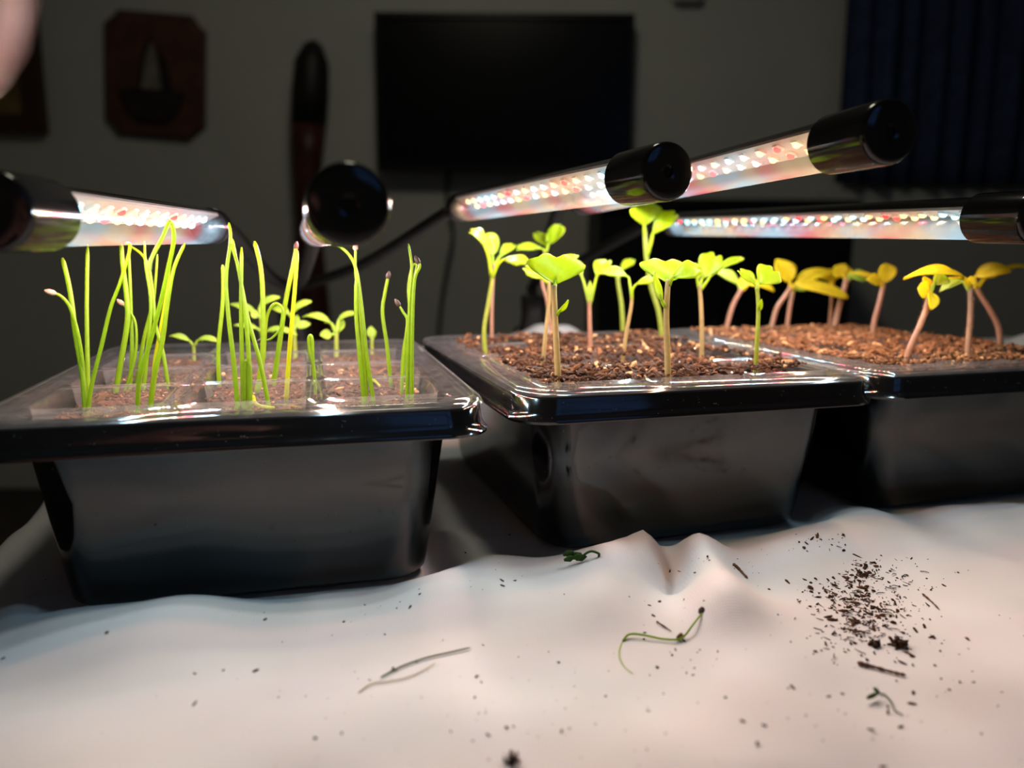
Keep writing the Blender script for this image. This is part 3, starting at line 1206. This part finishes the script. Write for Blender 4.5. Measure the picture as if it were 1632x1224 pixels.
seedling(1, s3((972, 895), (955, 780), (925, 680), (908, 580), (902, 500), (900, 460)), [
    (s3((900, 475), (898, 440)), K3(896, 338), 52, -.004, (.15, -1, .35), 'heart', .35, .02),
    (s3((908, 560), (925, 500), (932, 470)), K3(1028, 388), 36, -.006, (-.5, -.9, .8), 'heart', .25, .06)],
    'tallest seedling of the middle tray, its top leaf under the lamp cap', smat='stemgreen', r=.0014, group=GB)
seedling(1, s3((993, 1062), (988, 930), (984, 800), (988, 700), (992, 650)), [
    (s3((990, 680), (988, 662)), K3(978, 566), 88, .009, (.04, -1, .42), 'heart', .10, .02),
    (s3((992, 675), (1008, 642)), K3(1124, 606), 36, -.002, (-.1, -.95, .8), 'heart', .15, .12),
    (s3((984, 760), (968, 735)), K3(938, 618), 17, -.004, (.7, -.7, .2), 'oval', .4, -.1, 'leafpale')],
    'wide-leaved seedling standing at the front right of the middle tray', smat='stempale', r=.0012, group=GB)
seedling(1, s4((365, 1022), (366, 930), (363, 820), (357, 750)), [
    (s4((357, 760), (368, 725)), K4(425, 632), 42, .006, (-.2, -.9, .55), 'heart', .25, .06),
    (s4((360, 770), (385, 735), (400, 715)), K4(522, 645), 18, .002, (0, -.5, 1), 'heart', .05, .10),
    (s4((356, 760), (350, 730)), K4(340, 668), 20, .002, (.4, -.9, .3), 'round', .2, .02)],
    'seedling with an upswept leaf right of the wide-leaved one', smat='stempale', r=.00105, group=GB)
seedling(1, s4((563, 1082), (568, 980), (574, 860), (572, 790), (568, 760)), [
    (s4((570, 775), (565, 750)), K4(500, 690), 24, .004, (.5, -.9, .4), 'heart', .25, .02),
    (s4((571, 775), (575, 745)), K4(640, 690), 46, .004, (-.25, -1, .5), 'heart', .1, .06),
    (s4((574, 850),), K4(586, 800), 8, -.002, (0, -1, 0), 'oval', .3, .02)],
    'small dark-green seedling at the right end of the middle tray', smat='stemgreen', r=.0009, group=GB)

GY = 'yellow-leaved seedlings in the right tray'
def yel(stem, leaves, lab, **kw):
    kw.setdefault('r', .0015)
    kw.setdefault('smat', 'stempink')
    seedling(2, stem, leaves, lab, 'seedling', 'yellow_seedling', group=GY, lmat='leafyellow', **kw)


yel(s4((450, 893), (478, 830), (512, 765)), [
    (s4((512, 770), (500, 745)), K4(412, 700), 22, .004, (.1, -.8, 1), 'oval', .1, .15, 'leafpale'),
    (s4((512, 770),), K4(520, 715), 16, .002, (0, -1, .2), 'oval', .2, 0),
    (s4((514, 768), (540, 745)), K4(632, 772), 20, 0, (.4, -.8, 1), 'oval', .1, .15)],
    'leftmost yellow-leaved seedling, leaning right at the back of the right tray')
yel(s4((618, 893), (640, 840), (672, 790), (695, 755)), [
    (s4((692, 765), (690, 740)), K4(640, 655), 38, .004, (.3, -1, .35), 'oval', .25, .06, 'leafyellow'),
    (s4((695, 765), (715, 745)), K4(905, 796), 34, -.012, (.25, -.8, 1), 'oval', -.1, .10)],
    'yellow seedling with one upright and one long drooping leaf')
yel(s4((678, 893), (690, 830), (702, 770)), [
    (s4((702, 775), (715, 740)), K4(850, 705), 30, .006, (0, -.6, 1), 'oval', .1, .12),
    (s4((702, 775), (708, 760)), K4(758, 755), 22, 0, (0, -.8, .8), 'oval', .1, .1, 'leafpale')],
    'yellow seedling just behind the one with the drooping leaf', r=.0014)
yel(s4((838, 885), (843, 820), (846, 750)), [
    (s4((846, 760), (838, 735)), K4(760, 705), 18, .006, (0, -.6, 1), 'oval', .1, .12),
    (s4((846, 760), (850, 735)), K4(835, 690), 22, .004, (0, -1, .3), 'oval', .2, .02)],
    'thin-stemmed yellow seedling behind the thick-stemmed one', r=.0012)
yel(s4((848, 925), (866, 850), (885, 780), (900, 725)), [
    (s4((900, 735), (890, 715)), K4(852, 682), 30, .002, (.2, -1, .4), 'oval', .3, .02),
    (s4((900, 735),), K4(903, 680), 22, .003, (0, -1, .3), 'oval', .2, 0),
    (s4((902, 735), (915, 710)), K4(968, 735), 26, -.002, (.3, -.9, .7), 'oval', .2, .15, 'leafpale')],
    'thick-stemmed yellow seedling near the middle of the right tray', r=.0019)
yel(s4((995, 950), (1000, 890), (1018, 820), (1036, 745)), [
    (s4((1034, 760), (1030, 740)), K4(1062, 675), 30, .004, (-.3, -1, .4), 'round', .3, .02),
    (s4((1034, 760), (1020, 740)), K4(972, 728), 22, -.002, (.2, -.9, .6), 'oval', .3, .1),
    (s4((1034, 755), (1010, 725)), K4(915, 706), 12, .004, (0, -.5, 1), 'oval', .1, .08)],
    'yellow seedling with a round upright leaf, curved stem, beside a gap', r=.0016)
yel(s5((513, 968), (550, 880), (595, 780), (630, 690), (648, 610)), [
    (s5((645, 640), (640, 600)), K5(590, 575), 34, -.002, (.4, -1, .2), 'round', .35, .02),
    (s5((645, 640), (655, 600)), K5(655, 688), 22, -.006, (.1, -1, .1), 'oval', .3, .1),
    (s5((648, 610), (640, 570)), K5(622, 518), 18, .003, (.3, -.9, .3), 'oval', .3, .02),
    (s5((650, 610), (670, 555)), K5(745, 530), 24, .006, (0, -.8, .8), 'oval', .2, .1, 'leafpale')],
    'yellow seedling with small folded leaves and a leaning hairy stem', r=.00135, hairs=True)
yel(s5((850, 962), (846, 880), (856, 760), (860, 640), (856, 560)), [
    (s5((856, 575), (840, 545), (825, 525)), K5(518, 528), 24, -.012, (.05, -.55, 1), 'oval', -.05, .14),
    (s5((856, 575),), K5(862, 515), 14, 0, (0, -1, .2), 'oval', .2, 0),
    (s5((854, 590), (820, 545)), K5(700, 595), 18, .008, (.3, -.8, .8), 'oval', .1, .22, 'leafpale')],
    'yellow seedling with a long leaf to the left and an upright hairy stem', r=.00125, hairs=True)
yel(s5((1018, 868), (1005, 790), (965, 700), (920, 630), (885, 570)), [
    (s5((888, 580), (880, 545), (885, 515)), K5(1068, 492), 34, -.006, (0, -.75, 1), 'oval', -.05, .22),
    (s5((892, 580), (930, 530)), K5(1180, 480), 14, .012, (0, -.4, 1), 'oval', .05, .12)],
    'rightmost yellow seedling, its hairy stem bending left', r=.00140, hairs=True)

GP = 'small pale seedlings at the back of the left tray'
def pale(stem, leaves, lab, **kw):
    kw.setdefault('r', .0009)
    seedling(0, stem, leaves, lab, 'seedling', 'pale_seedling', smat='stemgreen', group=GP, lmat='leafpale', **kw)


pale([K1(822, 895), K1(822, 850), K1(822, 822)], [
    ([K1(820, 830), K1(805, 808)], K1(718, 788), 11, -.002, (0, -.6, 1), 'oval', .1, .16),
    ([K1(824, 830), K1(840, 805)], K1(928, 812), 13, -.002, (0, -.6, 1), 'oval', .1, .18)],
    'low pale seedling with two spread leaves, left of the centre onion clump')
pale([K2(575, 872), K2(575, 820), K2(575, 770)], [
    ([K2(572, 775), K2(555, 735)], K2(432, 706), 14, -.002, (0, -.6, 1), 'oval', .1, .20),
    ([K2(578, 775), K2(585, 720)], K2(664, 692), 14, .002, (0, -.6, 1), 'oval', .1, .18),
    ([K2(573, 780), K2(555, 780)], K2(506, 782), 16, -.004, (.1, -1, .4), 'oval', .2, .02),
    ([K2(577, 780), K2(580, 770)], K2(606, 722), 15, .004, (-.3, -1, .2), 'oval', .2, .02)],
    'pale seedling with four leaves between the centre clump and the trio', r=.0012)
pale([K2(398, 815), K2(394, 760), K2(390, 700)], [
    ([K2(390, 710), K2(385, 690)], K2(470, 640), 18, -.002, (0, -.7, 1), 'oval', .1, .14),
    ([K2(390, 715), K2(375, 695)], K2(300, 668), 16, .004, (0, -.7, 1), 'oval', .1, .16),
    ([K2(396, 760), K2(405, 745)], K2(466, 735), 14, 0, (.1, -1, .5), 'oval', .2, .05),
    ([K2(395, 760), K2(398, 740)], K2(410, 698), 13, .002, (0, -1, .2), 'oval', .2, .02)],
    'pale many-leaved seedling behind the yellowish onion', r=.0012)
pale([K2(262, 815), K2(260, 760), K2(255, 690)], [
    ([K2(254, 700), K2(250, 665)], K2(335, 622), 17, .002, (0, -.7, 1), 'oval', .1, .16),
    ([K2(253, 700), K2(235, 690)], K2(122, 652), 14, .004, (0, -.6, 1), 'oval', .1, .10),
    ([K2(258, 770), K2(240, 755)], K2(140, 742), 13, -.002, (0, -.7, 1), 'oval', .1, .10),
    ([K2(254, 710), K2(245, 700)], K2(212, 690), 15, -.003, (.2, -1, .3), 'round', .2, .02),
    ([K2(262, 780), K2(280, 765)], K2(408, 782), 13, -.003, (0, -.7, 1), 'oval', .1, .16)],
    'bushy pale seedling hidden behind the centre onion clump', r=.0012)
pale([K2(726, 855), K2(726, 815), K2(726, 800)], [
    ([K2(726, 805), K2(724, 795)], K2(722, 745), 14, .001, (.1, -1, .2), 'oval', .25, .02),
    ([K2(727, 808), K2(730, 800)], K2(738, 760), 9, .003, (-.3, -1, .2), 'oval', .2, .02)],
    'tiny budding seedling at the back right of the left tray')


# ------------------------------------------------------------------ grow lamps
RTB, RCP = .0077, .0090
CAPL = .0255
def arc(r, a0, a1, n, y):
    return [Vector((r*math.cos(math.radians(a0+(a1-a0)*k/n)), y, r*math.sin(math.radians(a0+(a1-a0)*k/n)))) for k in range(n+1)]


def led_mesh(mat):
    b = MB()
    b.loft([rrect(.0034, .0034, .0006, 2, 0, 0, 0), rrect(.0034, .0034, .0006, 2, 0, 0, -.0007), rrect(.0027, .0027, .0012, 2, 0, 0, -.0007)], False, False)
    nbody = len(b.f)
    b.loft([rrect(.0027, .0027, .0012, 2, 0, 0, -.0007), rrect(.0024, .0024, .0011, 2, 0, 0, -.0013), rrect(.0014, .0014, .0006, 2, 0, 0, -.0018)], False, True)
    me = bpy.data.meshes.new('led')
    me.from_pydata(b.v, [], b.f)
    me.materials.append(M['ledbody'])
    me.materials.append(M[mat])
    for i, p in enumerate(me.polygons):
        p.material_index = 0 if i < nbody else 1
    # loops run counter-clockwise while the lens faces down: flip the normals outward
    me.update()
    return me


LEDS = {q: led_mesh('led_'+q) for q in ('warm', 'cool', 'red')}
DIODE = {}
for q, cc in (('warm', (1, .74, .42)), ('cool', (.50, .80, 1)), ('red', (1, .09, .13))):
    ld = bpy.data.lights.new('diode_'+q, 'SPOT')
    ld.energy = DIODE_WATTS*2
    ld.color = cc
    ld.spot_size = math.radians(178)
    ld.spot_blend = .12
    ld.shadow_soft_size = .0022
    DIODE[q] = ld


def grow_head(lamp, A, B, roll, order, seed):
    """one tube lamp from its front cap A to the end on the neck B, in lamp space"""
    y = (B-A).normalized()
    ln = (B-A).length
    z0 = Vector((0, 0, 1))
    x = y.cross(z0).normalized()
    z = x.cross(y)
    x2 = x*math.cos(roll)+z*math.sin(roll)
    z2 = x2.cross(y)
    mw = Matrix(((x2.x, y.x, z2.x, A.x), (x2.y, y.y, z2.y, A.y), (x2.z, y.z, z2.z, A.z), (0, 0, 0, 1)))
    y0, y1 = CAPL-.004, ln-.010
    HA = 24                                  # housing begins this far above the horizontal
    b = MB()
    outer = [arc(RTB, HA, 180-HA, 16, yy) for yy in (y0, y1)]
    b.loft(outer, ring=False)
    zc = RTB*math.sin(math.radians(HA))
    xc = RTB*math.cos(math.radians(HA))
    b.add([(-xc, y0, zc), (xc, y0, zc), (xc, y1, zc), (-xc, y1, zc)], [(0, 1, 2, 3)])
    hd = b.build('lamp_head', 'lampblack', lamp)
    hd.matrix_local = mw
    autosmooth(hd, 40)
    b = MB()
    b.box((0, (y0+y1)/2, zc-.0006), (xc*1.8, y1-y0-.004, .0010))
    b.build('circuit_board', 'board', hd, False)
    # clear cover with fine lengthwise ribs
    b = MB()
    n = 44
    rows = []
    for yy in (y0, y1):
        rows.append([Vector(((RTB+(.00010 if k % 2 else 0))*math.cos(math.radians(180-HA+(180+2*HA)*k/n)), yy, (RTB+(.00010 if k % 2 else 0))*math.sin(math.radians(180-HA+(180+2*HA)*k/n)))) for k in range(n+1)])
    b.loft(rows, ring=False)
    b.build('clear_cover', 'cover', hd)
    # front cap: rounded edge and a dimple
    b = MB()
    prof = [(RCP*.995, CAPL), (RCP, CAPL-.001), (RCP, .0022), (RCP*.985, .0010), (RCP*.94, .0003), (RCP*.88, .0), (RCP*.30, .0002), (RCP*.20, .0004), (RCP*.17, .0011), (RCP*.06, .0011), (RCP*.03, .0005)]
    b.loft([[Vector((r*math.cos(a), yy, r*math.sin(a))) for a in [2*math.pi*k/40 for k in range(40)]] for r, yy in prof], True, True)
    b.build('front_cap', 'lampblack', hd)
    autosmooth(b_last(hd), 50)
    b = MB()
    prof = [(RTB*1.06, ln-.014), (RTB*1.06, ln-.004), (RTB*.8, ln+.002), (.0045, ln+.008), (.0045, ln+.012)]
    b.loft([[Vector((r*math.cos(a), yy, r*math.sin(a))) for a in [2*math.pi*k/28 for k in range(28)]] for r, yy in prof], True, True)
    b.build('rear_cap', 'lampblack', hd)
    pitch = .0108
    cnt = int((y1-y0-.010)/pitch)
    for k in range(cnt):
        for rrow in (0, 1):
            q = order[(k+seed+rrow*(k // 7)) % len(order)]
            pos = ((-.0028, .0028)[rrow], y0+.006+pitch*(k+.25), zc-.0012)
            d = link('led', LEDS[q], hd, pos)
            if k % 2 == rrow:                # the light that this diode and its neighbour throw
                ld = DIODE.get(q)
                lo = link('diode_light', ld, hd, (0, pos[1], pos[2]-.0024))
    return mw @ Vector((0, ln+.010, 0))


def b_last(parent):
    return parent.children[-1]


ORDER = ['cool', 'cool', 'warm', 'warm', 'red', 'warm', 'cool', 'cool', 'warm', 'cool', 'red', 'warm', 'cool']
def neck(lamp, pts):
    b = MB()
    b.tube(smooth_path(pts, 8), .0042, 10)
    b.build('gooseneck', 'neck', lamp)


def clamp(lamp, hub):
    """clip that bites the far edge of the table; lamp origin lies on the sheet"""
    b = MB()
    b.loft([rrect(.034, .030, .006, 4, 0, 0, -.002), rrect(.034, .030, .006, 4, 0, 0, .012), rrect(.024, .024, .008, 4, hub.x*.5, hub.y*.5, hub.z-.02), rrect(.026, .026, .008, 4, hub.x, hub.y, hub.z)], True, True)
    b.build('clamp_body', 'neck', lamp)
    b = MB()
    b.tube([Vector((-.012, 0, .014)), Vector((-.016, -.010, .03))], .004, 10)
    b.build('clamp_spring', 'lampblack', lamp)


# lamp over the left and middle trays: three heads
base1 = px(468, 470, .66)
base1.z = cloth_z(base1.x, base1.y)+.003
lamp1 = empty('grow_lamp', base1)
hub1 = Vector((0, 0, .060))
heads1 = [((-20, 336), .165, (344, 361), .360, .45, 0), ((556, 326), .162, (503, 368), .385, -0.25, 0), ((1066, 273), .234, (728, 332), .45, -.42, 0)]
for (a, da, c, dc, roll, sd) in heads1:
    A, B = px(a[0], a[1], da)-base1, px(c[0], c[1], dc)-base1
    e_ = grow_head(lamp1, A, B, roll, ORDER, sd)
    dr = (B-A).normalized()
    neck(lamp1, [e_-dr*.006, e_+dr*.03+Vector((0, 0, -.004)), e_.lerp(hub1, .45)+dr*.02+Vector((0, 0, -.003)), hub1+Vector((0, 0, .012)), hub1-Vector((0, 0, .006))])
clamp(lamp1, hub1)
tag(lamp1, 'clip-on grow lamp with three tube heads over the left and middle trays', 'grow lamp', 'clip-on tube grow lamps')
# lamp over the middle and right trays: two heads
base2 = px(850, 520, .775)
base2.z = cloth_z(base2.x, base2.y)+.003
lamp2 = empty('grow_lamp', base2)
hub2 = Vector((0, 0, .062))
heads2 = [((1421, 209), .212, (925, 322), .465, -.36, 2), ((1660, 346), .257, (1068, 357), .545, -.15, 0)]
for (a, da, c, dc, roll, sd) in heads2:
    A, B = px(a[0], a[1], da)-base2, px(c[0], c[1], dc)-base2
    e_ = grow_head(lamp2, A, B, roll, ORDER, sd)
    dr = (B-A).normalized()
    neck(lamp2, [e_-dr*.006, e_+dr*.03, e_.lerp(hub2, .5)+dr*.02+Vector((0, 0, .004)), hub2+Vector((0, 0, .012)), hub2-Vector((0, 0, .006))])
clamp(lamp2, hub2)
tag(lamp2, 'clip-on grow lamp with two tube heads reaching to the right tray', 'grow lamp', 'clip-on tube grow lamps')


# ------------------------------------------------------------------ litter on the sheet
def on_sheet(x, y, lift=.0):
    p = pz(x, y, 0)
    for _ in range(4):
        p = pz(x, y, cloth_z(p.x, p.y)+lift)
    return p


rs = random.Random(21)
b = MB()
b.tone = []
def scatter(n, cx, cy, sx, sy, rmin, rmax, slant=0.0):
    for _ in range(n):
        x = rs.gauss(cx, sx)
        y = rs.gauss(cy, sy) 
        x += slant*(y-cy)
        if not (0 < x < 1680 and 850 < y < 1240):
            continue
        q = pz(x, y, 0)
        if foot_dist((q.x, q.y)) < .004:
            continue
        r = rmin+(rmax-rmin)*rs.random()**3
        p = on_sheet(x, y, r*.4)
        crumb(b, p, r, rs.choice((1, 1.5, 2.5)), rs.choice((0, .1, .2, .3)))


scatter(420, 1345, 925, 36, 34, .00020, .0008, .35)
scatter(190, 1385, 990, 34, 30, .0002, .0008)
scatter(60, 1360, 905, 40, 10, .0003, .0009)
scatter(60, 1440, 960, 55, 40, .00015, .0005)
scatter(90, 1400, 1040, 120, 80, .00015, .0006)
scatter(40, 1180, 900, 90, 14, .00015, .0005)
scatter(40, 1100, 1010, 40, 40, .00015, .0006)
scatter(120, 700, 1050, 340, 90, .00012, .0005)
scatter(60, 600, 960, 220, 30, .00012, .0004)
scatter(60, 1000, 1150, 330, 50, .00012, .0004)
for _ in range(150):
    x, y = rs.gauss(1380, 50), rs.gauss(950, 45)
    p = on_sheet(x, y, .0003)
    fibre(b, p, rs.uniform(.0012, .0035), .00014, rs.choice((0, .1, .2)), .1)
o = b.build('soil_crumbs', 'soil', None, False)
tag(o, 'dark soil crumbs and fibres scattered over the white sheet', 'crumbs', None, 'stuff')

clump(on_sheet(1432, 1030), .0026, 'soil_clump', 'larger dark soil clump lying on the sheet at the right', 46, .8, 11)
clump(on_sheet(1392, 1028), .0021, 'soil_clump', 'smaller dark soil clump left of the larger one on the sheet', 36, .8, 12)
clump(on_sheet(1486, 1016), .0010, 'soil_clump', 'tiny reddish soil lump right of the two dark clumps', 16, .6, 13)
clump(on_sheet(1412, 998), .0011, 'soil_clump', 'tiny dark soil lump above the two clumps on the sheet', 16, .6, 14)
clump(on_sheet(816, 1214), .0019, 'soil_clump', 'brown soil lump at the bottom edge of the picture', 34, .8, 15)
clump(on_sheet(1372, 918), .0016, 'soil_clump', 'flat dark soil patch where the crumbs are thickest', 46, .25, 16)


def lying(pxs, r, name, mat, lab, cat, lift=.0004, taper=.6, parent=None, lifts=None):
    pts = [on_sheet(x, y, (lifts[i] if lifts else lift)) for i, (x, y) in enumerate(pxs)]
    org = pts[0].copy() if parent is None else parent.location.copy()
    path = smooth_path([q-org for q in pts], 6)
    m = MB()
    nn_ = len(path)-1
    jit = random.Random(int(pxs[0][0]))
    m.tube(path, [r*(1-(1-taper)*i/nn_)*(jit.uniform(.6, 1.25) if name == 'twig' else 1)*(.35 if i in (0, nn_) else 1) for i in range(nn_+1)], 7)
    if parent is not None:
        return m.build(name, mat, parent)
    return tag(m.build(name, mat, None, True, org), lab, cat)


lying([(1366, 1056), (1390, 1062), (1415, 1069), (1444, 1076)], .0007, 'twig', 'twig', 'reddish brown twig below the dark soil clumps', 'twig', .0006)
lying([(1168, 898), (1178, 907), (1192, 922)], .0006, 'twig', 'twig', 'short brown twig right of the sheet fold', 'twig', .0006)
lying([(1046, 990), (1058, 998), (1070, 1006)], .00032, 'twig', 'twig', 'thin twig beside the fallen green seedling', 'twig', .0004)
lying([(1470, 946), (1484, 958), (1498, 972)], .00032, 'twig', 'twig', 'thin slanted twig right of the crumb trail', 'twig', .0004)
lying([(1358, 1008), (1372, 1006), (1386, 1010)], .00035, 'twig', 'twig', 'thin twig sticking out left of the small soil clump', 'twig', .0006)
lying([(1072, 896), (1074, 906), (1084, 911), (1092, 911), (1091, 906)], .00028, 'twig', 'husk', 'tiny black hooked fibre in the sheet hollow', 'fibre', .0005)
# fallen green seedling with black seed
fs_ = lying([(992, 1022), (1003, 1011), (1025, 1012), (1055, 1018), (1080, 1019), (1092, 1012), (1104, 996), (1119, 977)], .00034, 'fallen_seedling', 'blade', 'fallen thread-like green seedling with a black seed, on the sheet fold', 'fallen seedling', taper=.8, lifts=[.0004, .0014, .0012, .0008, .0010, .0016, .003, .0045])
lying([(992, 1022), (987, 1036), (988, 1050), (997, 1064), (1010, 1074)], .00018, 'root', 'leafpale', None, None, .0003, .5, fs_)
m = MB()
c = on_sheet(1119, 974, .0046)-fs_.location
m.tube([c-Vector((0, 0, .0012)), c-Vector((0, 0, .0005)), c+Vector((0, 0, .0004)), c+Vector((0, 0, .0012))], [.0004, .0011, .0011, .0004], 8)
m.build('seed', 'husk', fs_)
m = MB()
crumb(m, on_sheet(1084, 1014, .0012)-fs_.location, .0012, 1, .3)
m.build('soil_bead', 'soil', fs_, False)
fs2 = lying([(571, 1104), (592, 1090), (620, 1086), (648, 1080), (672, 1070), (695, 1056)], .00018, 'fallen_seedling', 'stempale', 'thin dried seedling stalk with two prongs, left on the sheet', 'fallen seedling', taper=.7)
lying([(606, 1080), (640, 1062), (680, 1048), (715, 1040), (750, 1032)], .00024, 'upper_prong', 'wiltgreen', None, None, .0006, .9, fs2)
fs3 = lying([(1440, 1140), (1426, 1132), (1420, 1118), (1410, 1107), (1400, 1104), (1393, 1098)], .00016, 'fallen_seedling', 'wiltgreen', 'small wilted seedling with a hair-thin root at the lower right', 'fallen seedling', taper=1.3)
for q0, q1, wd in (((1400, 1106), (1381, 1112), .0016), ((1402, 1104), (1392, 1096), .0010)):
    m = MB()
    a_, c_ = on_sheet(q0[0], q0[1], .0012)-fs3.location, on_sheet(q1[0], q1[1], .0016)-fs3.location
    m.tube([a_, a_.lerp(c_, .4), a_.lerp(c_, .8), c_], [.0002, wd*.5, wd*.45, .0002], 8, flat=.4)
    m.build('leaf', 'wiltgreen', fs3)
# crumpled green scrap against the tray foot
gp = on_sheet(915, 893, .001)
m = MB()
for q in range(5):
    a = q*1.3
    c = Vector((math.cos(a)*.0022, math.sin(a)*.0008-.001, .0012+.0007*(q % 3)))
    m.tube([c-Vector((.0018, 0, .0006)), c, c+Vector((.0018, .0003, .0004))], [.0004, .0012, .0003], 7, flat=.4)
gs = m.build('leaf_scrap', 'wiltgreen', None, True, gp)
tag(gs, 'crumpled green leaf scrap at the foot of the middle tray', 'leaf scrap')
m = MB()
m.tube(smooth_path([Vector((.002, 0, .001)), Vector((.005, -.0004, .0032)), Vector((.0078, 0, .0024)), Vector((.0080, .0003, .0012))]), .0004, 7)
m.build('stalk', 'wiltgreen', gs)

# ------------------------------------------------------------------ hand at the upper left, close to the lens
M['skin'] = mat_plain('skin', (.85, .50, .47), .5, .35, 40, .08)
def cs(x, u, d): return CAM + RT*x + UP*u + FW*d
verts, edges, rad = [], [], []
def vtx(p, r):
    verts.append(p)
    rad.append(r)
    return len(verts)-1


wr = vtx(cs(-.150, -.055, -.050), .026)
pm = vtx(cs(-.125, -.020, -.030), .025)
edges.append((wr, pm))
fa = vtx(cs(-.190, -.130, -.085), .033)
edges.append((fa, wr))
fingers = [
    [(-.104, .022, -.012, .013), (-.086, .034, .018, .0098), (-.058, .033, .042, .0092), (-.0336, .0240, .0545, .0092)],
    [(-.105, .004, -.008, .013), (-.092, .010, .022, .0098), (-.080, .006, .044, .0088), (-.068, .000, .052, .0078)],
    [(-.107, -.016, -.008, .012), (-.096, -.014, .020, .0094), (-.086, -.017, .040, .0084), (-.075, -.020, .048, .0074)],
    [(-.110, -.034, -.010, .011), (-.101, -.036, .014, .0084), (-.093, -.039, .030, .0076), (-.083, -.041, .037, .0068)],
    [(-.118, .000, -.055, .014), (-.098, .022, -.062, .0115), (-.078, .036, -.058, .0098), (-.060, .044, -.050, .0088)]]
for fg in fingers:
    prev = pm
    for (x, u, d, r) in fg:
        i = vtx(cs(x, u, d), r)
        edges.append((prev, i))
        prev = i
me = bpy.data.meshes.new('hand')
org = verts[wr].copy()
me.from_pydata([tuple(v-org) for v in verts], edges, [])
hand = link('hand', me, None, org)
hand.modifiers.new('skin', 'SKIN')
me.skin_vertices[0].data[0].use_root = False
for i, sv in enumerate(me.skin_vertices[0].data):
    sv.radius = (rad[i], rad[i])
    sv.use_root = (i == pm)
sb = hand.modifiers.new('sub', 'SUBSURF')
sb.levels = sb.render_levels = 2
for m_ in hand.modifiers:
    if m_.type == 'SKIN':
        m_.use_smooth_shade = True
me.materials.append(M['skin'])
tag(hand, 'blurred pink fingertip of a hand reaching in at the upper left corner', 'hand')
